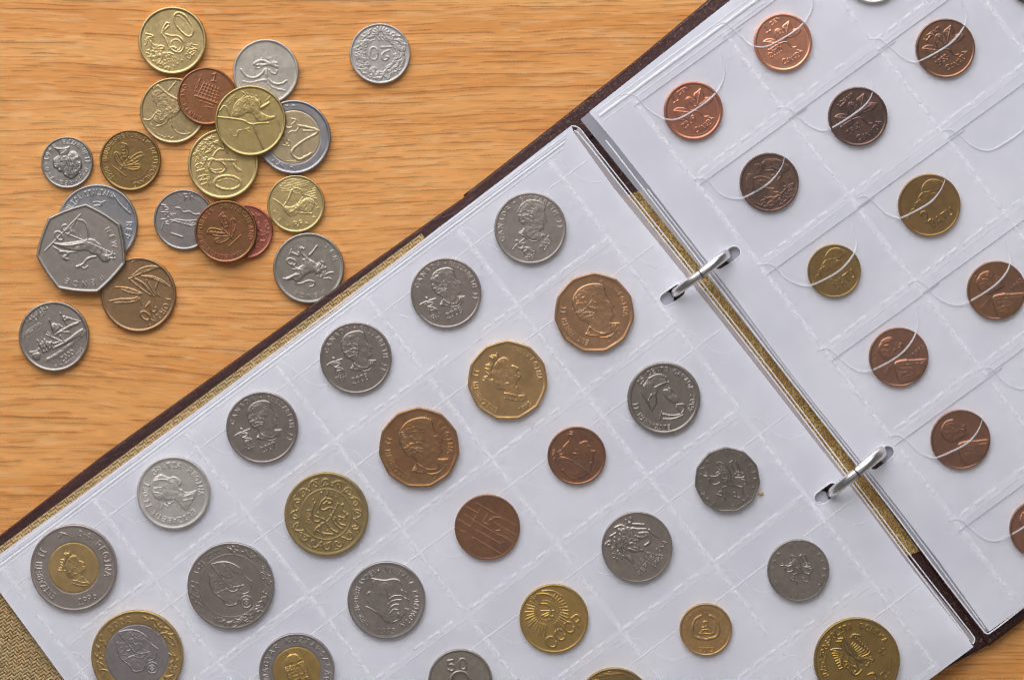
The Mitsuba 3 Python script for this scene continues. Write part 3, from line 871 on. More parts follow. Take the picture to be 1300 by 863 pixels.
def f(r):
    r.line('50', (255, 330), (150, 425), 78, 1.3)
    r.stroke([(98, 540), (360, 272)], 10, 1.4, 0); r.stroke([(330, 310), (390, 320), (418, 400), (410, 450)], 12, 1.2); r.stroke([(340, 320), (330, 400), (380, 455)], 8, .7); r.stroke([(330, 310), (300, 360), (260, 400)], 8, .8)
    for k in range(6): r.stroke([(250 + 16 * k, 350 + 12 * k), (230 + 24 * k, 430 + 6 * k)], 6, .6)
    r.poly([(165, 485), (260, 480), (370, 460), (450, 455), (520, 520), (560, 560), (560, 600), (520, 620), (480, 570), (440, 560), (400, 530), (330, 545), (270, 530), (200, 510)], 2.0, .1)
    r.stroke([(170, 485), (260, 505), (380, 480)], 14, 2.4); r.stroke([(400, 460), (450, 455), (500, 500)], 14, 2.2); r.stroke([(250, 410), (420, 480), (610, 565)], 8, 1.6, 0)
    r.poly([(500, 560), (540, 550), (580, 590), (560, 620), (510, 620)], 2.6, .06); r.stroke([(470, 580), (410, 590), (375, 640), (330, 655)], 16, 1.8); r.stroke([(360, 655), (390, 670), (410, 650)], 12); r.stroke([(210, 545), (280, 550), (230, 590), (260, 600)], 22, 1.6); r.stroke([(160, 510), (230, 550), (330, 545)], 12, 1.2)
    for a, b in (((540, 580), (600, 560)), ((560, 590), (610, 590)), ((590, 545), (600, 600))): r.stroke([a, b], 8, 1.8, 0)
    r.arc('NEW', 47, 88, .72, .11); r.arc('PENCE', 138, 212, .76, .12)


coin('silver_coin', 'heptagonal grey coin with seated figure and 50, lying on other coins', TABLE, (40, 225, 5.75), (366, 528), 334, .0018, .0017, (.46, .425, .39), 'metal_worn', f, (.05, 2), poly=(7, -33.5, .72), blotch=(.12, None))


def f(r):
    for p in ([(380, 235), (460, 165), (560, 140), (670, 155)], [(340, 270), (460, 215), (560, 180), (640, 150)], [(470, 240), (580, 245), (680, 285), (750, 350)], [(500, 250), (620, 275), (720, 330)], [(340, 265), (440, 350), (560, 430)],
              [(400, 260), (500, 320), (590, 440)], [(520, 280), (570, 370), (610, 430)], [(210, 350), (330, 355), (420, 390), (470, 415)], [(270, 375), (360, 410), (460, 420)], [(150, 490), (250, 465), (380, 470), (430, 450)], [(200, 505), (320, 505), (400, 490)], [(640, 280), (600, 380), (650, 440)]):
        r.stroke(p, 15, 1.4)
    r.poly([(390, 230), (480, 160), (640, 140), (560, 190), (440, 240)], 1.0, .08); r.poly([(440, 270), (500, 310), (600, 440), (530, 410)], 1.0, .08); r.poly([(250, 355), (340, 355), (460, 415), (340, 415)], 1.0, .08); r.poly([(160, 490), (260, 465), (400, 475), (300, 508)], 1, .06)
    r.stroke([(470, 520), (440, 450), (420, 490)], 12, 1.2, 0); r.line('20', (560, 480), (430, 640), 110, 1.2)
    r.arc('FORINT', 95, 168, .80, .15); r.dot(r.u((410, 275)), .03, 1.5); r.stroke([(370, 100), (430, 80)], 14, 1, 0)


coin('bronze_coin', 'yellowish brown coin with long iris leaves and 20, under the heptagonal coin', TABLE, (120, 320, 7.842), (437, 424), 373, .0016, 0, (.44, .285, .16), 'metal_worn', f, (.06, 1.9))


def f(r):
    r.line('10', (275, 235), (215, 395), 100, 1.2)
    r.poly([(270, 440), (330, 440), (400, 390), (380, 340), (440, 330), (540, 400), (590, 440), (560, 500), (480, 470), (420, 500), (370, 550), (320, 590), (300, 540), (230, 560), (200, 535), (290, 500), (330, 470)], 2.2, .14)
    r.stroke([(365, 240), (375, 290), (430, 340)], 22, 1.8); r.stroke([(370, 230), (395, 245)], 22, 1.6); r.stroke([(530, 215), (490, 270), (450, 310)], 18, 1.6); r.stroke([(280, 390), (300, 430), (370, 450)], 16, 1.6); r.stroke([(200, 540), (250, 545), (290, 505), (350, 500)], 18, 2.0)
    r.stroke([(320, 590), (380, 590), (440, 555), (510, 570), (500, 610), (460, 620)], 13, 1.5); r.leaves(41, .25, .48, 70, 125, 34, .11, .035, 1.8); r.stroke([(600, 520), (640, 480), (690, 480)], 16, 1.6); r.stroke([(600, 540), (650, 530), (670, 550)], 14, 1.6)
    r.arc('TEN', 33, 77, .80, .12); r.arc('PENCE', 142, 215, .80, .12); r.beads(.915, 100, .018)


coin('silver_coin', 'grey coin with a crowned lion and 10, its edge tucked under the album cover', TABLE, (335, 285, 7.842), (445, 435), 352, .00185, 0, (.46, .43, .385), 'metal_worn', f, (.06, 1.7))


def f(r):
    r.line('VIRGINIA', (175, 320), (440, 140), 62); r.line('1788', (265, 300), (385, 220), 48); r.line('JAMESTOWN', (150, 465), (345, 330), 36, .8); r.line('1607-2007', (190, 480), (350, 370), 22, .5)
    r.stroke([(385, 690), (520, 610), (640, 520), (770, 400)], 40, .9); r.poly([(440, 560), (560, 500), (700, 390), (760, 360), (740, 430), (620, 500), (480, 570)], 1.8, .06)
    r.poly([(420, 340), (455, 310), (500, 330), (520, 380), (450, 430), (440, 390)], 1.8, .1); r.poly([(450, 430), (560, 360), (660, 310), (720, 300), (700, 330), (580, 380), (460, 450)], 1.7, .08)
    for a, b in (((385, 430), (520, 490)), ((400, 410), (440, 460)), ((520, 440), (555, 490)), ((410, 280), (440, 350)), ((520, 215), (590, 330)), ((545, 250), (720, 300)), ((530, 400), (610, 405)), ((505, 330), (545, 360)), ((450, 520), (560, 490))): r.stroke([a, b], 13, 1.7, 0)
    r.stroke([(565, 250), (545, 290), (600, 270)], 16, 1.5); r.leaves(51, .22, .5, 205, 240, 26, .13, .04, 1.6); r.poly([(235, 630), (290, 600), (330, 620), (320, 680), (270, 690)], 1.8, .06); r.stroke([(220, 605), (290, 595), (310, 570)], 12, 1.5)
    for k in range(4): r.stroke([(300 + 38 * k, 490 + 10 * k), (350 + 34 * k, 590 - 6 * k)], 14, 1.7, 0)
    r.line('QUADRICENTENNIAL', (430, 715), (715, 505), 30, .7); r.line('2000', (540, 705), (670, 615), 52, 1.2); r.arc('E PLURIBUS UNUM', 178, 112, .86, .1, True, .8)


coin('silver_coin', 'shiny grey coin with three sailing ships dated 2000, lowest of the loose coins', TABLE, (10, 370, 7.842), (457, 447), 349, .00175, 0, (.46, .42, .385), 'metal_worn', f, (.06, 1.8), hk=1.2)


def f(r):
    r.line('FR', (405, 190), (520, 175), 62, 1.0); r.line('1', (290, 505), (395, 545), 60, .1); r.stroke([(290, 508), (395, 542)], 13, 1.5, 0)
    r.stroke([(330, 260), (370, 260), (400, 310), (460, 290), (510, 330), (560, 320)], 16, 1.2); r.stroke([(290, 400), (330, 370), (430, 390), (530, 380)], 13, 1.1); r.stroke([(280, 380), (400, 410), (480, 440), (530, 420)], 13, 1.1); r.stroke([(300, 340), (270, 320), (330, 320)], 12)
    for k in range(8): r.stroke([(300 + 28 * k, 400 + 5 * k), (335 + 28 * k, 370 + 6 * k)], 9, 1, 0)
    for k in range(9): r.stroke([(190 + (k % 3) * 36, 230 + 24 * k), (235 + (k % 2) * 20, 240 + 22 * k)], 14, 1.2)
    r.stroke([(210, 240), (240, 330), (190, 470)], 10, 1)


coin('silver_coin', 'plain grey coin with leafy twigs and FR, partly under the copper oak-leaf coin', TABLE, (180, 230, 7.647), (410, 375), 293, .0015, 0, (.42, .39, .385), 'metal_worn', f, (.055, 2))


def f(r):
    oak(r, (805, 480), 302, -.9)
    r.arc('BUNDESREPUBLIK DEUTSCHLAND', 172, 172 + 298, .82, .15, h=.8); r.arc('·1949', 138, 170, .82, .13, h=.8)


coin('copper_coin', 'dull copper coin with oak seedling, lying on the grey FR coin', TABLE, (180, 230, 7.647), (815, 490), 302, .0017, .00165, (.34, .185, .085), 'metal_worn', f, (.06, 2), blotch=(.2, (.30, .125, .075)))


def f(r):
    r.arc('2001', 58, 98, .84, .1); r.leaves(61, .3, .8, 20, 150, 22, .16, .05, .8); r.beads(.9, 60, .016); r.poly([(1120, 380), (1160, 420), (1150, 480), (1110, 470)], 1.4, .1)


coin('copper_coin', 'reddish copper coin showing only a crescent behind the dull copper coin', TABLE, (180, 230, 7.647), (1010, 490), 261, .00165, 0, (.50, .19, .14), 'metal_worn', f, (.06, 1.7))
# ---- album coins
ZC = Z_PAGE + .00008
NKL, NKD = (.40, .345, .31), (.345, .30, .27)


def mature(r, M, lw=7):
    """An older woman's head facing right, traced in the frame of one coin and mapped by M."""
    q = lambda p: [M(*a) for a in p]
    r.poly(q([(330, 400), (305, 340), (305, 280), (340, 215), (400, 180), (475, 166), (525, 178), (548, 205), (542, 235), (562, 265), (580, 300), (620, 336), (592, 348), (602, 362), (592, 384), (618, 408), (600, 432), (585, 455), (600, 466), (655, 465), (640, 505), (600, 545), (540, 562), (430, 565), (392, 548), (432, 492), (415, 455), (365, 448)]), 2.0, .25)
    for p in ([(310, 360), (305, 285), (345, 215), (405, 180), (480, 168), (530, 185), (545, 215)], [(540, 230), (562, 265), (582, 302), (620, 336), (595, 347)]): r.stroke(q(p), lw, 2.4)
    g = np.random.default_rng(17)
    for k in range(34):
        x, y = 325 + 165 * g.random(), 225 + 215 * g.random()
        if y > 440 - max(0, x - 420) * 2.2 or y < 215 + abs(x - 440) * .25: continue
        t0, s = g.random() * 6, 14 + 12 * g.random()
        r.stroke(q([(x + s * math.cos(t0 + t), y + .7 * s * math.sin(t0 + t)) for t in (0, 1.0, 2.0, 3.0)]), lw * .8, 1.0 + 1.0 * g.random())
    for p in ([(370, 385), (400, 350), (445, 345), (470, 352)], [(362, 415), (395, 388), (445, 384)], [(378, 442), (410, 415), (455, 410)], [(325, 390), (350, 375), (370, 395)], [(450, 350), (480, 362), (474, 395), (448, 385)], [(430, 400), (470, 410), (460, 430)]): r.stroke(q(p), lw, 2.0)
    for p in ([(432, 492), (470, 522), (525, 542), (575, 535), (590, 500), (585, 465)], [(400, 547), (440, 540), (432, 492)], [(410, 555), (470, 556), (540, 575), (600, 555), (645, 500)], [(588, 466), (655, 464)]): r.stroke(q(p), lw, 2.3)
    for p in ([(585, 360), (605, 366), (590, 380), (618, 408)], [(560, 300), (580, 310)], [(610, 470), (600, 520)], [(630, 470), (622, 510)]): r.stroke(q(p), lw * .8, 2.0)


def affine(c0, c1, s, rot=0):
    ca, sa = math.cos(rot) * s, math.sin(rot) * s
    return lambda x, y: (c1[0] + (x - c0[0]) * ca - (y - c0[1]) * sa, c1[1] + (x - c0[0]) * sa + (y - c0[1]) * ca)


IDT = lambda x, y: (x, y)


def crowned(r, M, lw=7):
    q = lambda p: [M(*a) for a in p]
    r.poly(q([(280, 430), (272, 370), (290, 300), (330, 245), (380, 228), (412, 242), (440, 275), (455, 305), (512, 330), (492, 345), (500, 362), (530, 400), (505, 425), (488, 450), (492, 490), (515, 530), (560, 562), (578, 590), (550, 606), (490, 608), (435, 596), (383, 588), (382, 545), (388, 512), (330, 520), (298, 490)]), 1.7, .22)
    r.poly(q([(196, 430), (240, 385), (220, 300), (262, 275), (252, 222), (300, 212), (318, 196), (340, 240), (290, 290), (272, 360), (282, 425)]), 1.3, .06)
    for p in ([(196, 430), (282, 428)], [(205, 405), (255, 395), (225, 360)], [(222, 300), (262, 300), (250, 345)], [(215, 330), (260, 345), (272, 320)], [(255, 225), (290, 245), (285, 275)], [(270, 215), (330, 225)], [(318, 196), (332, 240)], [(300, 225), (312, 255)]): r.stroke(q(p), lw, 2.0, 1, 1)
    for k in range(7): r.stroke(q([(320 + 12 * k, 260), (310 + 10 * k, 330), (330 + 8 * k, 400), (320 + 4 * k, 470)]), lw * .8, .5, 1, add=True)
    for p in ([(385, 470), (400, 455), (420, 462)], [(383, 545), (440, 552), (500, 570), (560, 566)], [(385, 586), (435, 596), (500, 608), (560, 602)], [(455, 305), (512, 330), (492, 345)], [(505, 370), (530, 400), (505, 408)], [(440, 310), (470, 318)], [(492, 490), (515, 530), (572, 572)]): r.stroke(q(p), lw, 2.3)


def cq(extra=None, year='2008', rot=0, M=IDT, a0=-82, a1=-8, b0=6, b1=104, yr=((478, 700), (640, 625)), sport=((195, 550), 1.0, 0)):
    def f(r):
        mature(r, M)
        r.arc('CANADA', a0, a1, .83, .13); r.arc('·', (a1 + b0) / 2 - 3, (a1 + b0) / 2 + 3, .83, .2); r.arc('ELIZABETH II', b0, b1, .83, .13)
        r.line(year, yr[0], yr[1], 62, 1.1)
        (sx, sy), s, ro = sport
        N = affine((195, 550), (sx, sy), s, ro); q = lambda p: [N(*a) for a in p]
        r.stroke(q([(195, 552), (230, 525), (355, 485)]), 11, 1.8); r.stroke(q([(262, 480), (270, 488)]), 26, 1.6)
        for p in ([(245, 540), (270, 575), (310, 560), (330, 535)], [(260, 530), (320, 520), (335, 545)], [(285, 580), (295, 640)], [(320, 570), (375, 630)], [(280, 575), (340, 580), (370, 600)], [(300, 610), (350, 600)]): r.stroke(q(p), 10, 1.7)
        for cx, cy in ((300, 690), (330, 672), (360, 690), (385, 655), (345, 700)): r.stroke(q([(cx + 17 * math.cos(t), cy + 17 * math.sin(t)) for t in np.linspace(0, 5.2, 6)]), 6, 1.5, 1, 2, True)
    return f


def f(r):
    crowned(r, affine((370, 400), (415, 440), .68, .05), 8)
    r.arc('ELIZABETH II', 212, 302, .80, .15, h=1.2); r.arc('D·G·', 8, 36, .80, .13, h=1.2); r.arc('REGINA', 42, 106, .80, .15, h=1.2); r.arc('1996', 172, 140, .80, .15, True, 1.2); r.leaves(70, .78, .83, -24, -14, 6, .09, .03, 1.2)


coin('bimetal_coin', 'two tone coin, crowned head on golden core, grey ring dated 1996', LEFT, (30, 655, 6.638), (421, 434), 362, .0018, ZC, NKL, 'metal_worn', f, (.04, 1.3), core=(.585, (.56, .38, .15)), page=PL_)


def f(r):
    r.poly([(206, 400), (215, 330), (260, 270), (312, 245), (350, 264), (400, 288), (440, 275), (482, 302), (518, 338), (500, 365), (478, 382), (510, 402), (560, 447), (592, 440), (660, 412), (668, 428), (655, 470), (600, 560), (555, 615), (530, 600), (490, 545), (450, 500), (400, 510), (330, 502), (280, 510), (230, 462)], 2.1, .3)
    for p in ([(400, 290), (440, 275), (482, 302), (518, 338), (495, 350)], [(510, 402), (560, 447), (660, 412)], [(230, 320), (300, 300), (390, 310)], [(240, 390), (320, 380)], [(350, 480), (380, 555), (440, 515)], [(340, 500), (330, 550), (310, 590)], [(330, 540), (380, 570)], [(400, 560), (420, 500)], [(540, 470), (640, 440)], [(535, 510), (630, 490)], [(240, 430), (320, 440), (350, 480)]): r.stroke(p, 9, 2.6)
    r.arc('ELIZABETH II', 128, 258, .76, .15, h=1.2); r.arc('DEI', 262, 292, .76, .15, h=1.2); r.arc('GRATIA', -48, 18, .76, .15, h=1.2); r.arc('REGINA', 32, 96, .76, .15, h=1.2); r.beads(.915, 110, .017, .9)


coin('silver_coin', 'old pale silver album coin with a young laurelled head looking up', LEFT, (165, 570, 7.845), (432, 435), 361, .0016, ZC, (.58, .545, .50), 'metal_dull', f, (.06, 1.8), page=PL_)
coin('nickel_coin', 'grey coin with upright head of woman, small stick figure and 2007', LEFT, (275, 490, 8.217), (474, 432), 372, .0016, ZC, NKD, 'metal_shiny',
     cq(year='2007', M=affine((462, 428), (480, 420), 1.02), yr=((470, 700), (628, 632)), sport=((195, 520), 1.0, -.05), a0=-86, a1=-12, b0=8, b1=118), (.05, 1.3), page=PL_)
coin('nickel_coin', 'grey coin with head and 2008, left of the other 2008 coin', LEFT, (395, 400, 7.845), (445, 427), 355, .0016, ZC, NKD, 'metal_shiny',
     cq(M=affine((462, 428), (455, 415), .98), yr=((415, 690), (578, 635)), sport=((162, 498), .95, 0), a0=-82, a1=-10, b0=6, b1=118), (.05, 1.3), page=PL_)
coin('nickel_coin', 'grey coin with head and 2008, right of the other 2008 coin', LEFT, (510, 320, 8.217), (462, 428), 366, .0016, ZC, NKL, 'metal_shiny', cq(), (.05, 1.3), page=PL_)
coin('nickel_coin', 'grey coin dated 2007 with tilted head, topmost on the left page', LEFT, (615, 235, 7.845), (457, 431), 355, .0016, ZC, (.38, .335, .30), 'metal_worn',
     cq(year='2007', M=affine((462, 400), (455, 370), .97, .42), yr=((590, 660), (690, 535)), sport=((285, 640), .95, -.35), a0=-118, a1=-42, b0=-22, b1=92), (.05, 1.3), page=PL_)


def warrior(r, M, lw=8):
    q = lambda p: [M(*a) for a in p]
    r.poly(q([(270, 250), (340, 228), (420, 232), (490, 265), (535, 310), (548, 350), (622, 402), (608, 425), (605, 490), (560, 505), (500, 560), (490, 600), (400, 615), (365, 550), (290, 500), (255, 430), (250, 340)]), .9, .1)
    for p in ([(270, 250), (340, 228), (420, 232), (490, 265), (535, 310), (548, 350), (622, 402)], [(268, 258), (440, 470)], [(365, 250), (475, 370)], [(250, 340), (255, 430), (290, 500), (365, 550), (395, 615), (490, 600), (505, 550)], [(300, 510), (400, 460), (550, 430)], [(400, 470), (470, 495), (520, 440)], [(610, 425), (605, 490), (540, 510)]): r.stroke(q(p), lw, 1.7)
    for k in range(9): r.stroke(q([(390 + 16 * k, 250 + 9 * k), (405 + 13 * k, 300 + 8 * k)]), lw * .6, 1.4, 1, 0)
    for a, b in ((360, 320), (420, 340), (290, 370), (350, 400), (310, 440), (440, 420), (480, 300), (380, 330)): r.stroke(q([(a + 22 * math.cos(t), b + 22 * math.sin(t)) for t in np.linspace(.5, 4.6, 6)]), lw * .7, 1.5)
    for k in range(6): r.stroke(q([(400 + 30 * k, 560 - 22 * k), (430 + 26 * k, 590 - 28 * k)]), lw * .6, 1.3, 1, 0)
    for k in range(2): r.stroke(q([(570 + (55 - 30 * k) * math.cos(t), 575 + (55 - 30 * k) * math.sin(t)) for t in np.linspace(0, 5.6, 8)]), lw * .8, 1.5, closed=True)
    r.stroke(q([(545, 560), (595, 590)]), lw * .7, 1.3, 1, 0); r.stroke(q([(590, 560), (550, 595)]), lw * .7, 1.3, 1, 0)


def f(r):
    warrior(r, affine((435, 437), (540, 570), 1.15), 10)
    r.leaves(71, .74, .90, 12, 70, 16, .20, .035, 1.2); r.leaves(72, .76, .90, 85, 130, 16, .13, .03, 1.2); r.leaves(73, .74, .90, 135, 225, 24, .16, .03, 1.1); r.leaves(74, .76, .9, 240, 300, 14, .16, .03, 1.1); r.arc('2002', -50, -8, .82, .13)


coin('bimetal_coin', 'two tone coin, helmeted head on grey core in wide brass ring', LEFT, (110, 760, 8.378), (537, 607), 485, .0019, ZC, (.50, .33, .12), 'metal_worn', f, (.045, 1.5), core=(.69, (.36, .325, .325)), page=PL_)


def f(r):
    warrior(r, IDT); r.ring(.72, .02, .9)
    r.leaves(75, .78, .92, 0, 45, 22, .17, .028, 1.2); r.leaves(76, .78, .92, 58, 110, 24, .12, .028, 1.2); r.leaves(77, .76, .92, 115, 205, 46, .14, .028, 1.2); r.leaves(78, .78, .9, 232, 275, 18, .15, .028, 1.1); r.arc('1421-2000', -72, -16, .84, .11)


coin('nickel_coin', 'large all grey coin with a helmeted head inside a circle', LEFT, (230, 680, 6.905), (435, 437), 378, .0018, ZC, (.37, .325, .295), 'metal_shiny', f, (.035, 1.2), page=PL_)


def f(r):
    r.ring(.60, .028, 1.0)
    for k in range(8):
        a = math.radians(45 * k + 10)
        for s in (-1, 1):
            p = [(math.sin(a + s * t) * q, -math.cos(a + s * t) * q) for t, q in ((.0, .66), (.12, .84), (.26, .84), (.34, .72), (.26, .68), (.2, .76))]
            r.stroke([r.c + np.array(x) * r.R for x in p], 12, 1.3)
        r.stroke([r.c + r.R * np.array((math.sin(a + t) * q, -math.cos(a + t) * q)) for t, q in ((-.35, .66), (-.1, .72), (.2, .88), (.38, .86))], 10, 1.0)
    for p in ([(345, 330), (310, 420), (330, 490), (380, 500), (400, 470), (370, 420)], [(440, 290), (400, 320), (380, 380), (420, 400), (470, 370), (500, 380)], [(430, 300), (480, 295), (500, 330), (460, 340)], [(545, 340), (500, 430), (460, 490), (400, 520), (350, 560), (340, 600)], [(590, 345), (570, 400), (620, 420), (600, 470), (550, 450)],
              [(480, 440), (520, 520), (580, 560)], [(520, 460), (560, 520), (610, 530)], [(400, 510), (380, 570), (430, 615)], [(440, 500), (480, 560), (540, 590)], [(350, 450), (420, 470), (440, 500)], [(420, 345), (450, 320)], [(600, 480), (630, 430)], [(350, 570), (420, 600), (500, 605)]): r.stroke(p, 15, 1.5)
    for x, y in ((400, 245), (450, 260), (495, 270), (535, 285), (330, 305), (510, 480), (560, 480), (455, 575), (300, 450), (580, 350)): r.dot(r.u((x, y)), .025, 1.3)
    r.line('1402', (270, 380), (270, 520), 40, 1.0); r.line('1982', (385, 245), (550, 290), 36, 1.0); r.ring(.93, .03, .8)


coin('brass_coin', 'large plain brass coin with flowing script inside a scrolled border, in the album', LEFT, (350, 590, 6.905), (444, 432), 365, .0018, ZC, (.41, .29, .115), 'metal_worn', f, (.05, 1.3), page=PL_)
POLY11 = (11, 8, .62)


def f(r):
    mature(r, affine((462, 366), (445, 415), 1.22), 7)
    r.arc('ELIZABETH II', 196, 290, .77, .13); r.arc('D·G·', 10, 35, .74, .11); r.arc('REGINA', 38, 102, .77, .13); r.stroke([(560 + 24 * math.cos(t), 680 + 24 * math.sin(t)) for t in np.linspace(0, 5.6, 7)], 8, 1, closed=True); r.arc('m', 146, 156, .80, .06); r.beads(.90, 120, .013, .9)


coin('bronze_coin', 'darkest of the three polygonal bronze coins, with a woman\'s head', LEFT, (470, 505, 6.904), (428, 436), 353, .0018, ZC, (.44, .235, .10), 'metal_shiny', f, (.055, 1.5), poly=POLY11, blotch=(.3, (.33, .15, .06)), page=PL_)


def f(r):
    crowned(r, IDT)
    r.arc('ELIZABETH II', 198, 290, .80, .13); r.arc('D·G·', 8, 34, .78, .11); r.arc('REGINA', 38, 90, .80, .13); r.arc('1993', 160, 134, .80, .12, True); r.beads(.91, 120, .014, .9)


coin('bronze_coin', 'polygonal bronze coin with crowned head dated 1993, between two similar coins', LEFT, (585, 420, 6.904), (410, 433), 350, .0018, ZC, (.57, .36, .155), 'metal_shiny', f, (.055, 1.5), poly=POLY11, page=PL_)


def f(r):
    mature(r, affine((462, 366), (405, 405), 1.16), 7)
    r.arc('ELIZABETH II', 190, 282, .77, .13); r.arc('D·G·', 10, 36, .76, .11); r.arc('REGINA', 40, 98, .78, .12); r.arc('2011', 156, 128, .76, .11, True); r.beads(.91, 120, .014, .9)


coin('bronze_coin', 'polygonal bronze coin with woman\'s head dated 2011, upper right of its row', LEFT, (695, 335, 6.904), (411, 428), 350, .0018, ZC, (.53, .30, .155), 'metal_shiny', f, (.055, 1.5), poly=POLY11, page=PL_)


def f(r):
    r.arc('MAGYAR KÖZTÁRSASÁG', -108, 112, .83, .14, h=1.2); r.beads(.94, 110, .012, .9)
    r.poly([(470, 600), (490, 500), (560, 445), (640, 445), (710, 510), (710, 545), (480, 640)], 2.0, .08); r.leaves(79, .02, .28, -80, 10, 22, .08, .03, 2.2); r.stroke([(475, 645), (720, 560)], 12, 2.3, 0); r.stroke([(480, 400), (520, 445)], 9, 1.6, 0)
    r.poly([(470, 650), (720, 560), (760, 560), (845, 800), (800, 950), (640, 950), (540, 880)], 1.2, .06)
    for k in range(4): r.stroke([(500 + 16 * k, 700 + 50 * k), (640 + 14 * k, 650 + 48 * k)], 10, 1.8, 0)
    for p in ([(480, 660), (580, 900)], [(640, 650), (720, 900)], [(740, 560), (840, 800)], [(720, 640), (800, 830)], [(660, 660), (740, 620)], [(700, 740), (780, 700)], [(730, 800), (800, 770)]): r.stroke(p, 10, 1.9, 1, 0)


coin('bimetal_coin', 'two tone coin, crowned shield on golden core, cut by bottom edge', LEFT, (320, 790, 11.3), (640, 690), 535, .0019, ZC, (.37, .335, .315), 'metal_worn', f, (.045, 1.4), core=(.635, (.52, .33, .09)), page=PL_)


def f(r):
    r.poly([(305, 250), (385, 262), (440, 265), (490, 250), (545, 258), (580, 300), (600, 350), (640, 440), (640, 520), (600, 580), (550, 615), (475, 655), (420, 640), (380, 590), (345, 555), (300, 520), (255, 500), (280, 470), (250, 450), (270, 415), (265, 380), (305, 340)], 1.7, .25)
    for p in ([(300, 248), (385, 262), (440, 265), (490, 250), (545, 258), (582, 300)], [(262, 385), (280, 370)], [(250, 500), (300, 520), (350, 555)], [(430, 330), (440, 380), (470, 400)], [(460, 440), (500, 400), (560, 400)], [(450, 480), (500, 440), (570, 440)], [(460, 530), (500, 480), (550, 480)], [(430, 380), (460, 430)], [(570, 350), (620, 375)], [(560, 400), (640, 440)], [(540, 560), (590, 600), (480, 650)], [(600, 520), (640, 525)], [(545, 560), (545, 600)], [(470, 560), (500, 520), (540, 530)]): r.stroke(p, 10, 2.3)
    r.arc('JULIANA KONINGIN', -8, 150, .78, .13, h=1.2); r.arc('DER NEDERLANDEN', 216, 342, .78, .13, h=1.2); r.dot(r.u((365, 175)), .03, 1.2); r.line('1973', (350, 745), (520, 745), 46, 1.0); r.beads(.93, 92, .018, 1.0)


coin('nickel_coin', 'grey coin with head facing left inside a ring of dots', LEFT, (430, 700, 7.19), (435, 443), 352, .0016, ZC, (.37, .33, .305), 'metal_shiny', f, (.045, 1.3), page=PL_)


def f(r):
    for p in ([(180, 195), (320, 270)], [(290, 155), (600, 330), (745, 415)], [(170, 285), (560, 520)], [(100, 335), (235, 415)], [(85, 430), (185, 485)], [(300, 455), (580, 610)], [(260, 530), (570, 715)], [(600, 430), (745, 515)], [(520, 480), (700, 590)], [(355, 205), (220, 445)], [(440, 255), (365, 375)], [(600, 580), (650, 655)]): r.stroke(p, 7, 1.5, 1, 0)
    r.stroke([(450, 350), (500, 310), (560, 320), (590, 350)], 13, 1.5); r.stroke([(390, 375), (440, 405)], 12, 1.4, 0); r.stroke([(440, 340), (560, 410)], 9, 1.3, 0); r.stroke([(575, 425), (560, 465), (510, 460)], 13, 1.5); r.line('CENT', (560, 660), (680, 490), 42, 1.1)


coin('copper_coin', 'shiny copper coin crossed by straight ruled lines', LEFT, (570, 620, 8.63), (420, 423), 355, .0016, ZC, (.38, .17, .075), 'metal_shiny', f, (.04, 1.2), blotch=(.3, (.22, .10, .05)), page=PL_)


def f(r):
    r.poly([(345, 185), (385, 180), (430, 275), (460, 300), (520, 270), (560, 285), (590, 330), (620, 380), (640, 400), (610, 440), (630, 520), (590, 520), (600, 600), (560, 660), (440, 710), (340, 690), (270, 620), (250, 480), (265, 350), (290, 320), (350, 265)], 1.9, .3)
    for p in ([(350, 190), (380, 225), (440, 280), (460, 305), (520, 272), (555, 285)], [(350, 270), (290, 320), (265, 370)], [(560, 325), (590, 335)], [(595, 385), (640, 385)], [(580, 480), (630, 520), (580, 520)], [(250, 455), (330, 470), (440, 540), (600, 655)], [(330, 200), (350, 265)], [(270, 600), (340, 680), (430, 710)], [(390, 410), (440, 420)], [(350, 165), (390, 175)]): r.stroke(p, 12, 2.6)
    for k in range(5): r.stroke([(300 + 30 * k, 330 + 10 * k), (285 + 34 * k, 440 + 8 * k)], 9, .6, 1, add=True)
    r.stroke([(150, 380), (190, 370), (210, 410)], 9, 1.3); r.stroke([(185, 350), (190, 400), (250, 460)], 9, 1.2); r.leaves(80, .5, .8, 255, 285, 8, .14, .04, 1.0); r.leaves(81, .72, .86, 40, 110, 8, .1, .03, .6)


coin('copper_coin', 'small brown copper coin with a bonneted head, on the left page', LEFT, (685, 530, 9.084), (428, 439), 334, .0015, ZC, (.36, .16, .08), 'metal_shiny', f, (.055, 1.5), blotch=(.25, (.22, .105, .065)), page=PL_)


def f(r):
    r.arc('25 CENTS CANADA 2005', -62, 118, .80, .14, h=1.3); r.arc('ELIZABETH II', 166, 262, .80, .13, h=1.3)
    r.poly([(230, 400), (240, 320), (300, 230), (400, 190), (480, 230), (495, 280), (420, 330), (380, 380), (390, 470), (350, 560), (300, 500)], 1.9, .22); r.poly([(500, 340), (550, 400), (600, 430), (600, 470), (560, 490), (520, 470), (440, 400), (440, 350)], 1.6, .12)
    for k in range(5): r.stroke([(250 + 22 * k, 300 - 8 * k), (255 + 20 * k, 380), (290 + 14 * k, 470)], 9, .7, 1, add=True)
    for p in ([(300, 240), (400, 190), (480, 230)], [(360, 330), (440, 290), (500, 275)], [(500, 335), (560, 385), (510, 340)], [(430, 570), (410, 650)], [(440, 590), (540, 610), (640, 590), (670, 490), (580, 500)], [(450, 640), (560, 640), (640, 600)], [(580, 520), (620, 580)], [(360, 390), (380, 480)], [(330, 400), (290, 470), (340, 560)]): r.stroke(p, 12, 2.4)
    r.ring(.93, .03, .6)


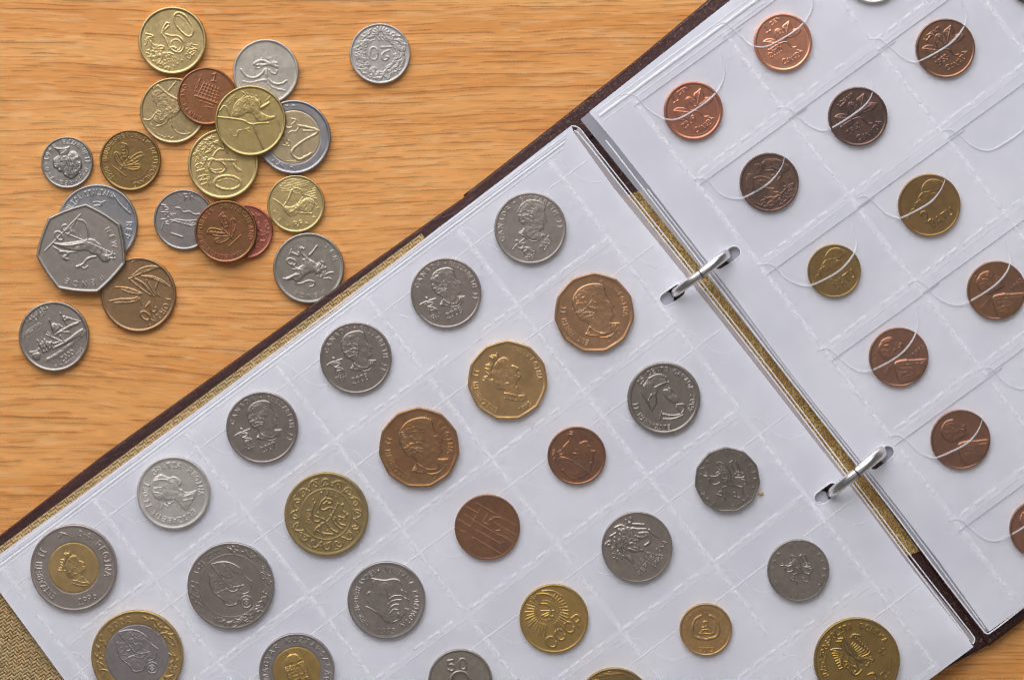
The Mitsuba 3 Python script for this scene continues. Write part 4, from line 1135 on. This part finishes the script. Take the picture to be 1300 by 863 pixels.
coin('nickel_coin', 'dark grey coin dated 2005 with a head turned sideways', LEFT, (785, 450, 7.845), (454, 437), 360, .0016, ZC, (.33, .295, .26), 'metal_shiny', f, (.09, 1.4), hk=1.15, page=PL_)


def f(r):
    r.line('50', (410, 490), (790, 440), 190, 1.6); r.ring(.31, .05, 1.4); r.leaves(82, .5, .8, 110, 250, 30, .2, .04, 1)


coin('nickel_coin', 'grey coin with a hole in its middle and 50 above it', LEFT, (535, 815, 13.0), (640, 640), 525, .0017, ZC, (.36, .32, .265), 'metal_worn', f, (.055, 1.7), hole=.245, page=PL_)


def f(r):
    r.line('CCCP', (385, 745), (735, 455), 120, 1.4)
    r.ring
    r.stroke([(335 + 92 * math.cos(t), 350 + 102 * math.sin(t)) for t in np.linspace(0, 5.8, 10)], 9, 1.0, closed=True)
    r.stroke([(290, 285), (340, 280), (390, 330), (380, 390), (330, 410)], 17, 1.7); r.stroke([(290, 355), (430, 352)], 13, 1.6, 0); r.stroke([(300, 400), (390, 360)], 13, 1.5, 0); r.stroke([(350, 400), (410, 410)], 22, 1.3)
    for k in range(16):
        a = math.radians(95 + 10 * k); c, s = math.cos(a), math.sin(a)
        r.stroke([(350 + 130 * c, 370 + 120 * s), (345 + 215 * c * (.9 + .1 * (k % 2)), 385 + 215 * s)], 12, 1.3, 0)
    for k in range(14):
        a = math.radians(60 - 10 * k); c, s = math.cos(a), math.sin(a)
        r.stroke([(350 + 130 * c, 370 + 130 * s), (370 + 190 * c, 390 + 215 * s)], 14, 1.3, 0)
    r.stroke([(250, 190), (340, 180), (430, 230), (490, 300)], 18, 1.3); r.stroke([(300, 160), (400, 150), (500, 210)], 14, 1.1); r.stroke([(195, 215), (225, 240)], 18, 1.2)


coin('brass_coin', 'yellow brass coin lettered CCCP along its lower right edge', LEFT, (650, 730, 7.848), (418, 430), 341, .0014, ZC, (.51, .32, .085), 'metal_worn', f, (.05, 1.4), page=PL_)


def f(r):
    for p in ([(205, 235), (270, 205), (330, 250), (350, 290), (300, 290), (240, 250)], [(320, 200), (400, 200), (490, 205)], [(310, 160), (330, 190), (370, 180), (360, 140)], [(380, 240), (430, 250), (510, 250)], [(345, 300), (400, 320), (480, 335), (520, 310), (530, 280), (440, 290)], [(250, 300), (280, 340), (240, 370), (200, 330)], [(110, 400), (150, 360), (170, 400), (130, 410)], [(160, 320), (210, 290)], [(180, 430), (210, 470), (260, 520)], [(330, 400), (390, 380), (450, 440), (420, 470), (340, 440)], [(300, 460), (320, 530), (380, 570)], [(380, 360), (430, 360)], [(540, 255), (620, 325)], [(530, 290), (560, 370), (500, 410)], [(240, 380), (260, 460)], [(280, 250), (340, 250), (350, 280)], [(200, 490), (240, 500), (270, 535)], [(320, 510), (360, 530), (380, 580)], [(400, 430), (470, 460)]): r.stroke(p, 22, 2.2)
    r.poly([(230, 230), (330, 220), (480, 260), (520, 320), (450, 350), (400, 400), (450, 440), (430, 480), (340, 470), (260, 420), (230, 330)], 1.3, .15); r.leaves(83, .25, .6, -70, -10, 26, .12, .04, 2.2); r.leaves(84, .35, .7, 235, 285, 18, .11, .04, 1.9)
    r.line('REPUBLIKA', (450, 715), (725, 375), 44, 1.3); r.line('ČESKÁ', (410, 660), (560, 480), 40, 1.1); r.line('1993', (590, 640), (690, 515), 44, 1.2)


coin('nickel_coin', 'round grey coin with sprawling lion and 1993 in slanting lettering', LEFT, (755, 640, 7.845), (423, 426), 350, .0018, ZC, (.37, .325, .285), 'metal_shiny', f, (.035, 1.2), page=PL_)


def lion(r, M, lw=12):
    q = lambda p: [M(*a) for a in p]
    for p in ([(350, 240), (370, 280), (350, 300), (390, 320), (340, 350)], [(370, 230), (440, 260), (490, 330), (490, 390)], [(230, 350), (270, 385), (350, 385), (380, 350)], [(205, 380), (270, 380)], [(260, 410), (280, 465), (340, 475), (380, 450)], [(400, 320), (380, 380), (430, 420), (480, 380)], [(480, 420), (540, 480), (620, 500)], [(490, 430), (560, 500), (620, 505)],
              [(500, 250), (540, 330), (590, 340)], [(550, 220), (585, 280), (590, 330)], [(540, 370), (560, 340), (650, 350), (650, 400), (550, 400)], [(580, 370), (610, 380)], [(620, 420), (670, 430), (650, 480)], [(400, 510), (460, 490)], [(360, 560), (400, 540), (410, 600), (350, 580)], [(530, 560), (560, 570), (550, 610)], [(430, 600), (440, 640)], [(625, 500), (625, 580)], [(540, 600), (600, 620)], [(480, 240), (520, 215)]): r.stroke(q(p), lw, 1.6)
    r.poly(q([(370, 260), (440, 270), (490, 350), (500, 430), (560, 490), (480, 500), (420, 470), (370, 400)]), 1.1, .15)
    for k in range(16):
        g = np.random.default_rng(300 + k); a, b = 380 + 110 * g.random(), 290 + 140 * g.random()
        r.stroke(q([(a, b), (a + 22, b + 18 * (g.random() - .5)), (a + 10, b + 26)]), lw * .8, 1.9)


def f(r):
    lion(r, IDT, 12); r.arc('ČESKÁ REPUBLIKA', -118, 112, .84, .11, h=1.2); r.arc('2001', 174, 122, .84, .12, True, 1.2); r.arc('2Kč', 248, 202, .84, .13, True, 1.2)


coin('nickel_coin', 'dark polygonal grey coin with a lion, dated 2001', LEFT, (870, 560, 8.63), (462, 423), 357, .0019, ZC, (.27, .235, .205), 'metal_shiny', f, (.04, 1.3), poly=(11, 6, .7), page=PL_)


def f(r):
    r.leaves(90, .80, .89, -60, 60, 30, .09, .03, 1.3); r.leaves(85, .3, .6, -60, 60, 20, .12, .04, 1)


coin('brass_coin', 'dark golden coin, only its top edge showing at the picture bottom', LEFT, (735, 840, 14.44), (650, 795), 685, .0019, ZC, (.36, .225, .055), 'metal_shiny', f, (.04, 1.2), page=PL_)


def f(r):
    r.arc('ПРИДНЕСТРОВСКАЯ МОЛДАВСКАЯ РЕСПУБЛИКА', -120, 132, .80, .12, h=.8); r.line('2002', (325, 735), (520, 735), 66, 1.2)
    for k in range(2):
        s = (-1, 1)[k]
        r.stroke([(415 + s * 40, 560), (415 + s * 150, 540), (415 + s * 175, 430), (415 + s * 140, 310), (415 + s * 60, 270)], 34, 1.4); r.stroke([(415 + s * 60, 520), (415 + s * 130, 440), (415 + s * 110, 340)], 20, 1.1)
    r.stroke([(350, 560), (420, 570), (490, 560)], 26, 1.5); r.stroke([(350, 500), (370, 450), (420, 440), (470, 460), (490, 500)], 14, 1.5); r.stroke([(330, 490), (420, 500), (520, 490)], 12, 1.4); r.stroke([(385, 350), (420, 330), (450, 370), (420, 410), (370, 415)], 14, 1.7); r.stroke([(390, 350), (475, 415)], 13, 1.6, 0); r.stroke([(400, 380), (400, 430)], 10, 1.3, 0); r.stroke([(415, 230), (415, 260)], 16, 1.2, 0)


coin('brass_coin', 'small golden brown coin dated 2002 with a hammer and sickle in a wreath', LEFT, (855, 755, 10.15), (418, 444), 335, .0014, ZC, (.54, .32, .115), 'metal_worn', f, (.055, 1.5), page=PL_)


def f(r):
    lion(r, affine((450, 420), (430, 420), .78), 12); r.arc('ČESKÁ REPUBLIKA', -128, 130, .84, .12, h=1.2); r.arc('1993', 205, 150, .84, .11, True, 1.0)


coin('nickel_coin', 'small round grey coin with a lion, right of the coin dated 2002', LEFT, (965, 675, 9.08), (441, 443), 354, .0018, ZC, (.33, .29, .255), 'metal_shiny', f, (.035, 1.2), page=PL_)


def f(r):
    r.arc('RZECZPOSPOLITA', -118, -8, .80, .14, h=1.4); r.arc('POLSKA', 4, 58, .80, .14, h=1.4); r.line('10', (870, 580), (940, 520), 60, 1.2); r.line('ZL', (900, 850), (980, 760), 70, 1.2)
    for k in range(8):
        r.stroke([(420 - 4 * k, 560 + 18 * k), (340 - 6 * k + k * k * 3, 520 + 26 * k), (280 + 14 * k, 520 + 30 * k)], 17, 1.8); r.stroke([(520 + 16 * k, 450 + 20 * k), (560 + 24 * k, 400 + 22 * k), (540 + 28 * k, 330 + 28 * k)], 17, 1.8)
    r.poly([(420, 380), (470, 430), (540, 520), (620, 590), (700, 600), (640, 650), (580, 640), (540, 580), (470, 560), (430, 470)], 2.0, .12)
    for p in ([(370, 380), (420, 370), (410, 410), (350, 410)], [(390, 430), (400, 470)], [(420, 375), (500, 490), (560, 560)], [(560, 560), (660, 600), (760, 620)], [(600, 610), (660, 680), (720, 700)], [(570, 600), (600, 720), (540, 790)], [(530, 790), (590, 800), (640, 740)], [(740, 590), (790, 610), (760, 640)], [(640, 680), (700, 700), (720, 660)], [(710, 800), (770, 770), (820, 810), (800, 860)], [(280, 510), (330, 490), (400, 500)], [(510, 370), (540, 320), (620, 340)]): r.stroke(p, 17, 2.2)
    r.leaves(86, .15, .3, 180, 270, 14, .12, .04, 1.5); r.arc('······', 82, 104, .78, .1)


coin('golden_coin', 'large dark golden coin with a spread eagle, lower right corner of the left page', LEFT, (1025, 770, 9.28), (584, 632), 502, .0018, ZC, (.36, .22, .04), 'metal_shiny', f, (.035, 1.2), hk=1.2, page=PL_)


# right page
def maple(r, text, year, yp, cp, one, M=IDT):
    q = lambda p: [M(*a) for a in p]
    lv = [[(515, 175), (545, 230), (555, 300), (600, 283), (675, 282), (645, 325), (610, 358), (540, 385), (480, 390), (445, 340), (432, 290), (435, 240), (475, 215)],
          [(340, 285), (385, 280), (430, 310), (445, 350), (480, 395), (440, 430), (370, 440), (350, 400), (330, 350)], [(178, 445), (235, 410), (300, 412), (345, 440), (385, 480), (375, 530), (335, 552), (245, 572), (262, 520), (215, 490)]]
    for p in lv: r.poly(q(p), 1.5, .12, smooth=1); r.stroke(q(p), 9, 1.9, closed=True, smooth=1)
    for p in ([(515, 180), (490, 300), (470, 400)], [(600, 300), (520, 360), (470, 400)], [(440, 250), (460, 330), (475, 390)], [(345, 290), (420, 370), (470, 410)], [(185, 446), (300, 460), (400, 470)], [(255, 560), (320, 510), (390, 470)], [(300, 415), (350, 450)], [(390, 470), (470, 440), (520, 485), (555, 525), (612, 515)], [(460, 410), (530, 490)]): r.stroke(q(p), 11, 2.2)
    r.line('1', one[0], one[1], 110, 1.4); r.line('CENT', (one[1][0] - 5, one[1][1] - 50), (one[1][0] + 150, one[1][1] - 160), 48, 1.3)
    r.line(year, yp[0], yp[1], 64, 1.3)
    r.arc(text, cp[0], cp[1], .66 if year != '1941' else .72, .19, True, 1.3)


def f(r): maple(r, 'CANADA', '2009', ((305, 635), (450, 510)), (176, 108), ((185, 340), (250, 300)), affine((446, 438), (430, 410), .92)); r.beads(.84, 60, .018, .8)


coin('copper_coin', 'bright reddish copper coin with maple leaves and 2009', RIGHT, (835, 95, 9.084), (411, 418), 337, .0015, ZC, (.58, .245, .15), 'metal_shiny', f, (.085, 1.7), blotch=(.2, (.44, .17, .115)), page=PR_)


def f(r): maple(r, 'CANADA', '2010', ((270, 620), (430, 520)), (182, 112), ((225, 320), (285, 280)), affine((446, 438), (430, 410), .92)); r.beads(.86, 60, .016, .8)


coin('copper_coin', 'brightest reddish copper coin with maple leaves and 2010', RIGHT, (950, 10, 9.59), (422, 424), 352, .0015, ZC, (.72, .33, .21), 'metal_shiny', f, (.085, 1.7), page=PR_)


def f(r):
    r.poly([(330, 190), (400, 150), (500, 150), (600, 190), (660, 240), (640, 300), (560, 330), (450, 260), (350, 240)], 1.4, .12)
    r.poly([(150, 340), (230, 310), (250, 400), (240, 520), (300, 600), (240, 620), (160, 520)], 1.3, .12); r.poly([(240, 220), (310, 200), (345, 260), (340, 340), (270, 350)], 1.0, .1)
    for k in range(5): r.stroke([(250 + 20 * k, 225), (245 + 22 * k, 340)], 7, .9, 0)
    for p in ([(340, 210), (360, 300), (440, 280), (560, 340)], [(400, 260), (500, 250), (580, 330), (520, 400)], [(420, 290), (480, 280), (500, 330), (450, 350)], [(300, 410), (360, 400), (420, 460)], [(250, 380), (320, 350), (440, 390)], [(300, 440), (360, 490), (480, 500)], [(480, 540), (540, 540), (560, 580)], [(570, 560), (640, 460), (700, 440)], [(330, 640), (420, 590), (520, 600)], [(640, 540), (700, 500)], [(600, 640), (660, 600), (720, 510)], [(260, 660), (350, 700), (480, 690)]): r.stroke(p, 13, 1.6)
    r.leaves(87, .55, .86, 100, 195, 46, .15, .05, 1.5); r.leaves(88, .5, .85, 0, 90, 14, .12, .035, .8)


coin('copper_coin', 'blackish brown copper coin with a worn crowded design', RIGHT, (930, 185, 9.084), (424, 424), 338, .0015, ZC, (.17, .095, .075), 'metal_worn', f, (.06, 1.5), blotch=(.3, (.26, .145, .075)), page=PR_)


def f(r): maple(r, 'CANADA', '1941', ((345, 665), (500, 545)), (184, 100), ((205, 300), (262, 365)))


coin('copper_coin', 'nearly black copper coin with sharp maple leaves and CANADA', RIGHT, (1040, 100, 9.084), (446, 438), 339, .0016, ZC, (.155, .088, .075), 'metal_shiny', f, (.06, 1.6), blotch=(.25, (.22, .12, .095)), hk=1.2, page=PR_)


def f(r): maple(r, 'CANADA', '1953', ((370, 640), (500, 540)), (180, 96), ((200, 320), (262, 372)), affine((446, 438), (450, 420), .98)); r.beads(.94, 90, .014, .9)


coin('copper_coin', 'streaky brown copper coin with maple leaves, upper right corner of picture', RIGHT, (1150, 15, 9.08), (457, 423), 339, .0016, ZC, (.36, .17, .09), 'metal_shiny', f, (.055, 1.6), blotch=(.3, (.22, .12, .085)), hk=1.15, page=PR_)


def shell(r, M):
    q = lambda p: [M(*a) for a in p]
    r.poly(q([(345, 290), (360, 220), (420, 165), (500, 158), (590, 200), (540, 270), (440, 300), (360, 320)]), 1.0, .15); r.poly(q([(310, 400), (330, 310), (440, 292), (520, 300), (540, 330), (440, 390), (330, 450)]), .9, .15)
    for p in ([(345, 290), (360, 220), (420, 165), (500, 158), (590, 200)], [(590, 205), (530, 275), (440, 290), (350, 300), (310, 360), (305, 410)], [(540, 210), (520, 270)], [(280, 420), (330, 380)], [(270, 450), (300, 490)], [(230, 520), (250, 470), (290, 500)], [(190, 590), (210, 560)]): r.stroke(q(p), 9, 1.5)


def f(r):
    shell(r, affine((470, 230), (440, 220), 1.0)); r.line('1', (370, 535), (450, 590), 95, .1); r.stroke([(380, 530), (450, 580)], 15, 1.5, 0); r.line('VATU', (455, 655), (690, 480), 100, 1.3)


coin('brass_coin', 'smaller of the two brownish brass shell coins, near the upper ring', RIGHT, (1015, 300, 9.59), (423, 422), 322, .0015, ZC, (.36, .225, .075), 'metal_shiny', f, (.045, 1.3), page=PR_)


def f(r): shell(r, IDT); r.line('2', (390, 640), (460, 590), 130, 1.4); r.line('VATU', (460, 690), (705, 520), 78, 1.3)


coin('brass_coin', 'larger of the two shell coins, brownish brass with 2 VATU', RIGHT, (1130, 210, 8.63), (431, 437), 339, .0017, ZC, (.34, .20, .065), 'metal_shiny', f, (.045, 1.3), page=PR_)


def bust(year, M=IDT):
    def f(r):
        q = lambda p: [M(*a) for a in p]
        r.poly(q([(190, 300), (240, 228), (320, 212), (352, 226), (402, 268), (465, 294), (456, 318), (482, 345), (470, 366), (515, 382), (440, 425), (370, 460), (320, 480), (260, 470), (205, 420), (180, 350)]), 3.4, .22)
        r.poly(q([(365, 490), (480, 460), (540, 470), (600, 465), (730, 455), (738, 520), (700, 620), (620, 700), (520, 735), (450, 745), (415, 720), (388, 640), (368, 560)]), 2.8, .2)
        for p in ([(220, 260), (270, 225), (330, 214), (380, 250), (405, 272), (465, 294)], [(410, 330), (470, 345)]): r.stroke(q(p), 11, 2.0)
        r.stroke(q([(380, 505), (480, 480), (560, 478), (732, 460)]), 11, 1.0)
        for p in ([(250, 270), (310, 255), (350, 290)], [(235, 310), (300, 300), (340, 330)], [(230, 360), (280, 350), (310, 400)], [(330, 350), (380, 350), (360, 400)], [(250, 420), (330, 430), (400, 400)], [(400, 540), (520, 520), (640, 512), (732, 500)], [(415, 575), (520, 555), (600, 590), (640, 655)], [(430, 640), (520, 600), (610, 645)], [(500, 460), (540, 490), (570, 540)]): r.stroke(q(p), 12, 1.1)
        r.arc('IN GOD', -86 - 20, -86 + 20, .80, .10, h=.8) if M is IDT else r.arc('IN GOD WE', -70, 10, .85, .10, h=.8)
        r.line('LIBERTY', M(235, 690), M(368, 555), 46, 1.2); r.line(year, M(595, 450), M(725, 325), 50, 1.2)
    return f


coin('copper_coin', 'brown copper coin with bearded bust dated 1985', RIGHT, (1095, 405, 9.084), (418, 439), 340, .0015, ZC, (.40, .19, .115), 'metal_shiny', bust('1985'), (.045, 1.4), blotch=(.22, (.30, .145, .10)), page=PR_)
coin('copper_coin', 'brown copper coin with bearded bust dated 1982, at right edge', RIGHT, (1215, 320, 9.08), (455, 442), 336, .0015, ZC, (.38, .18, .085), 'metal_shiny', bust('1982', affine((418, 439), (460, 450), 1.0)), (.045, 1.4), blotch=(.25, (.25, .125, .085)), page=PR_)
coin('copper_coin', 'brown copper coin with bearded bust, lowest of the three uncropped bust coins', RIGHT, (1170, 510, 9.084), (450, 434), 341, .0015, ZC, (.36, .16, .09), 'metal_shiny', bust('', affine((418, 439), (462, 425), 1.0, -.05)), (.045, 1.4), blotch=(.25, (.27, .125, .08)), page=PR_)
coin('copper_coin', 'brown copper coin cut off by the right edge below the bearded bust coins', RIGHT, (1230, 610, 7.19), (643, 440), 268, .0015, ZC, (.36, .16, .10), 'metal_shiny', bust('', affine((418, 439), (643, 440), .78)), (.045, 1.4), page=PR_)
coin('silver_coin', 'silvery coin, only a lower sliver showing at the top picture edge', RIGHT, (1058, -82, 9.0), (450, 432), 344, .0016, ZC, (.62, .60, .56), 'metal_worn', lambda r: r.beads(.9, 80, .016), (.07, 1.7), page=PR_)
coin('copper_coin', 'dark coin, only a sliver showing at the upper right picture corner', RIGHT, (1260, -86, 9.0), (486, 484), 344, .0016, ZC, (.10, .07, .06), 'metal_worn', lambda r: r.beads(.9, 80, .016), (.07, 1.7), page=PR_)
# ---------------------------------------------------------------- clear film over the pockets
def bump(px, py, page):
    z = np.zeros_like(px)
    for cx, cy, R, th in FILM_BUMPS[page]:
        d = np.hypot(px - cx, py - cy)
        t = np.clip((R + 7 - d) / 8, 0, 1)
        z = np.maximum(z, (th + .00025) * t * t * (3 - 2 * t))
    return z


def seam_press(px, py, O, C, R_):
    """0 on a weld seam, 1 in the middle of a pocket."""
    M = np.linalg.inv(np.column_stack([C, R_]))
    a = M[0, 0] * (px - O[0]) + M[0, 1] * (py - O[1]) + .5; b = M[1, 0] * (px - O[0]) + M[1, 1] * (py - O[1]) + .5
    d = np.minimum(np.abs(a - np.round(a)) * 140, np.abs(b - np.round(b)) * 136)
    t = np.clip(d / 60, 0, 1)
    return t * (2 - t)


def film(page, poly, O, C, R_, key_label):
    x0, y0, x1, y1 = poly.bounds
    xs = np.arange(max(x0, -24), min(x1, 1326), 3.2); ys = np.arange(max(y0, -24), min(y1, 888), 3.2)
    X, Y = np.meshgrid(xs, ys)
    import shapely
    inside = shapely.contains_xy(poly.buffer(-2.5), X, Y)
    s = seam_press(X, Y, O, C, R_)
    wr = meshkit.fbm(np.stack([X / 60, Y / 60, 0 * X], -1), 3, 11 if page == PL_ else 12)
    Z = Z_PAGE + .0022 + s * .0004 * wr + .0003 * wr
    k = S * (1 - Z / H)
    v = np.stack([(X - 650) * k, -(Y - 431.5) * k, Z], -1).reshape(-1, 3)
    nx, ny = len(xs), len(ys)
    j, i = np.meshgrid(np.arange(nx - 1), np.arange(ny - 1))
    q = np.stack([i * nx + j, (i + 1) * nx + j, (i + 1) * nx + j + 1, i * nx + j + 1], -1)
    ok = inside[:-1, :-1] & inside[1:, :-1] & inside[1:, 1:] & inside[:-1, 1:]
    q = q[ok]
    f = np.vstack([q[:, [0, 1, 2]], q[:, [0, 2, 3]]])
    n = normals(v, f)
    k_ = raw(page, 'clear_film', v, f, n, 'film')
    return lambda px, py: Z_PAGE + .00028 + bump(px, py, page)


HL = unary_union([LineString(h).buffer(11) for h in HOLES_L]); HR = unary_union([LineString(h).buffer(11) for h in HOLES_R])
zl = film(PL_, Polygon(LP).difference(HL), OL, CL, RL, '')
zr = film(PR_, Polygon(RP).difference(HR), OR, CR, RR, '')

# pocket flaps: the curved edges of the pocket film
FLAP = [(-136, 22), (-112, 4), (-97, -7), (-86, -10), (-77, -6), (-67, 5), (-55, 15), (-40, 20), (-28, 17), (0, 1), (14, -12), (22, -27), (23, -42), (16, -58)]
CENTERS_R = [(893, 131), (1006, 44), (976, 231), (1089, 147), (1202, 61), (1061, 345), (1177, 259), (1291, 172), (1144, 453.5), (1260, 367.5), (1224, 561), (1338, 474), (1305, 670), (1120, -43)]
for cx, cy in CENTERS_R:
    jr = np.random.default_rng(int(cx)); jx, jy, js = jr.normal() * 2, jr.normal() * 2, 1 + jr.normal() * .05
    cut = jr.integers(0, 2)
    pts = chaikin([(cx + jx + a * js + jr.normal() * .7, cy + jy + b * js + jr.normal() * .7) for a, b in FLAP[2:len(FLAP) - cut]], 3)
    pts = pts[[polyR.contains(Point(p)) for p in pts]]
    if len(pts) < 8: continue
    z = np.array([float(zr(np.array(p[0]), np.array(p[1]))) for p in pts]); z = ndimage.gaussian_filter1d(z, 3) + .00012
    tq = np.linspace(0, 1, len(pts))
    w = np.interp(tq, [0, .1, .3, .72, .88, 1], [1.0, 1.6, 1.5, 2.6, 1.0, .2]) * S / 2
    v, f = tube(np.array([P(a, b, c) for (a, b), c in zip(pts, z)]), w, 8, .3)
    k_ = part(PR_, 'pocket_flap', (v, f), 'bead_soft', True)
    # the straight mouth line of the pocket behind
    a, b = np.array([cx - 88, cy + 4.5]), np.array([cx + 48, cy - 94])
    seg = LineString([a, b]).intersection(polyR.buffer(-4))
    if not seg.is_empty and seg.length > 20:
        c = np.array(seg.coords); c = c[0] + (c[-1] - c[0]) * np.linspace(0, 1, 24)[:, None]
        z = np.array([float(zr(np.array(p[0]), np.array(p[1]))) for p in c]) + .00010
        v, f = tube(np.array([P(p[0], p[1], q) for p, q in zip(c, z)]), .9 * S / 2, 6, .5)
        part(PR_, 'pocket_mouth', (v, f), 'bead_grey', True)
for r in range(0, 7):
    for c in range(-1, 7):
        cx, cy = OL + CL * c + RL * r
        pts = chaikin([(cx + a + 5, cy + b + 8) for a, b in FLAP[1:]], 3)
        pts = pts[[polyL.buffer(-6).contains(Point(p)) and p[1] < 875 and p[0] > -10 for p in pts]]
        if len(pts) < 10: continue
        v, f = tube(np.array([P(p[0], p[1], Z_PAGE + .00006) for p in pts]), .9 * S / 2, 6, .4)
        part(PL_, 'pocket_flap', (v, f), 'bead', True)
        a, b = np.array([cx - 100, cy + 42]), np.array([cx - 30, cy - 10])
        seg = LineString([a, b]).intersection(polyL.buffer(-6))
        if not seg.is_empty and seg.length > 20:
            part(PL_, 'pocket_mouth', px_tube(list(seg.coords), Z_PAGE + .00006, 1.8, .4, 6, 0), 'weld', True)

# film margins in the gap, with their bright cut edges
ZF = Z_PAGE - .0004


def shift(line, t): return [(x + t, y) for x, y in line]


lw_, rw_ = [(728.7, 168.7), (780, 240), (885.7, 370), (972.5, 480), (1097.4, 640), (1149, 710), (1233, 818)], [(750, 141), (779, 177), (827, 240), (926, 370), (1008.7, 480), (1136.8, 640), (1190.8, 710), (1257, 800)]
ll_, rl_ = [(733, 162)] + GAP_L[1:-1] + [(1237, 812)], [(737, 152), (767.7, 190), (808, 240), (913, 370), (1000, 480), (1126, 640), (1178, 710), (1251, 803)]
def slit(poly, holes, z):
    for a, b in holes: poly = poly.difference(LineString(PP([a, b], z)).buffer(6 * S))
    return poly


def margin(parent, name, a, b, z, mat):
    poly = Polygon(np.vstack([PP(a, z), PP(b, z)[::-1]])).buffer(0)
    v, f = trimesh.creation.triangulate_polygon(poly, engine='earcut')
    part(parent, name, (np.column_stack([v, np.full(len(v), z)]), f), mat)


margin(PL_, 'film_margin', lw_, shift(ll_, 1), ZF, 'haze_film_left')
margin(PR_, 'film_margin', rl_, rw_, ZF, 'haze_film')
Lc = [(725, 160), (731, 160.5), (737, 164)] + [(745, 175)] + [(x + 5.5, y) for x, y in GAP_L[1:-1]] + [(1236, 807), (1238, 812), (1235, 817)]
part(PL_, 'film_edge', px_tube(Lc, ZF + .0001, 1.6, .6, 6, 1), 'bead', True)
part(PL_, 'film_edge', px_tube([(729, 166), (735, 169)] + GAP_L[1:-1] + [(1230, 812)], ZF + .0002, 1.8, .6, 6, 1), 'bead', True)
part(PL_, 'film_edge', px_tube([(x - 5, y) for x, y in GAP_L[1:-1]], ZF + .0002, 1.0, .6, 6, 1), 'bead_grey', True)
part(PR_, 'film_edge', px_tube([(769, 178)] + GAP_R[1:-1] + [(1248, 800), (1252, 804), (1257, 803.5), (1300, 770)], ZF + .0002, 2.0, .6, 6, 1), 'bead', True)
part(PR_, 'film_edge', px_tube([(x + t, y) for (x, y), t in zip(GAP_R[1:-1], (5, 7, 4.5, 6.5, 7.5))] + [(1251, 798)], ZF + .0002, 1.7, .6, 6, 1), 'bead', True)
part(PR_, 'film_edge', px_tube([(x - .6, y) for x, y in rw_[2:-1]], ZF + .0003, 1.4, .6, 6, 1), 'bead_grey', True)
# film edges along the top of the left page
for k, (d, m, w) in enumerate(((5, 'bead', 1.6), (9, 'bead_grey', .9), (12, 'weld', 3.0), (17, 'weld', 1.4))):
    a = np.array([-23, 720]) + e2 * d + e1 * 4; b = np.array([725, 160]) + e2 * d - e1 * (6 + d)
    part(PL_, 'film_edge', px_tube([a, b], Z_PAGE + .0001, w, .5, 6, 0), m, True)
for k, (d, m, w) in enumerate(((5, 'bead', 1.6), (12, 'weld', 5.0), (20, 'weld', 1.4))):
    a = np.array([750, 140.4]) + e2 * d + e1 * 4; b = np.array([935, 5]) + e2 * d + e1 * 30
    part(PR_, 'film_edge', px_tube([a, b], Z_PAGE + .0001, w, .5, 6, 0), m, True)

# ---------------------------------------------------------------- the two rings
for (a, b, w) in (((858, 371), (921, 324), 12.0), ((1057, 624.5), (1118, 575), 14.0)):
    a, b = np.array(a, float), np.array(b, float)
    t = np.linspace(-.30, 1.30, 57)
    pts, rad = [], []
    for q in t:
        ang = math.pi * (1 - q)          # 0..pi over the visible arch
        c = (a + b) / 2; h = (b - a) / 2
        m = c + h * math.cos(ang) * 1.04
        z = Z_PAGE - .0005 + math.sin(ang) * .0085
        pts.append(P(m[0], m[1], z)); rad.append(w * S / 2 * (1.0 + .10 * math.cos(ang)))
    k_ = part(AL, 'binder_ring', tube(pts, np.array(rad), 20, 1.0), 'chrome', True)
    labels[k_] = {'label': 'upper metal binder ring' if w < 13 else 'lower metal binder ring'}
    # closing joint
    mid = len(pts) // 2
    jp = np.array(pts[mid - 1:mid + 2]); jp = jp[1] + (jp - jp[1]) * .22
    part(k_, 'joint', tube(jp, np.array(rad[mid - 1:mid + 2]) * 1.025, 20), 'dark_cap', True)
for h in HOLES_L + HOLES_R:      # punched hole edges
    (ha, hb) = np.array(h[0], float), np.array(h[1], float); td = (hb - ha) / np.linalg.norm(hb - ha)
    if h in HOLES_L: hb = ha + td * 1.0
    else: ha = hb - td * 6.0
    fl = Polygon(PP(list(LineString([ha, hb]).buffer(8.8).exterior.coords), Z_PAGE - .0016))
    m = trimesh.creation.extrude_polygon(fl, .0002, engine='earcut'); m.apply_translation([0, 0, Z_PAGE - .0018])
    part(PL_ if h in HOLES_L else PR_, 'shaded_under_page', m, 'bead_grey')  # shade put into the colour: the white page below is drawn grey
    q = LineString(h).buffer(8.6)
    c = list(q.exterior.coords)
    k_ = PL_ if h in HOLES_L else PR_
    part(k_, 'hole_edge', px_tube(c, Z_PAGE + .00012, 1.8, .5, 6, 0), 'bead', True)

g_ = np.random.default_rng(3)
cr = trimesh.creation.icosphere(2, 1.0); cv = np.array(cr.vertices)
cv = cv * (1 + .5 * (meshkit.fbm(cv * 1.7, 3, 4) - .5))[:, None] * np.array([.0010, .0006, .0005])
cv[:, :2] += P(966, 626, Z_PAGE)[:2]; cv[:, 2] += Z_PAGE + .0004
scene['crumb'] = mikit.ply((cv, np.array(cr.faces)), two({'type': 'diffuse', 'reflectance': rgb(.62, .45, .18)}), True)
tag('crumb', 'tiny golden crumb touching the dark polygonal lion coin', 'crumb')
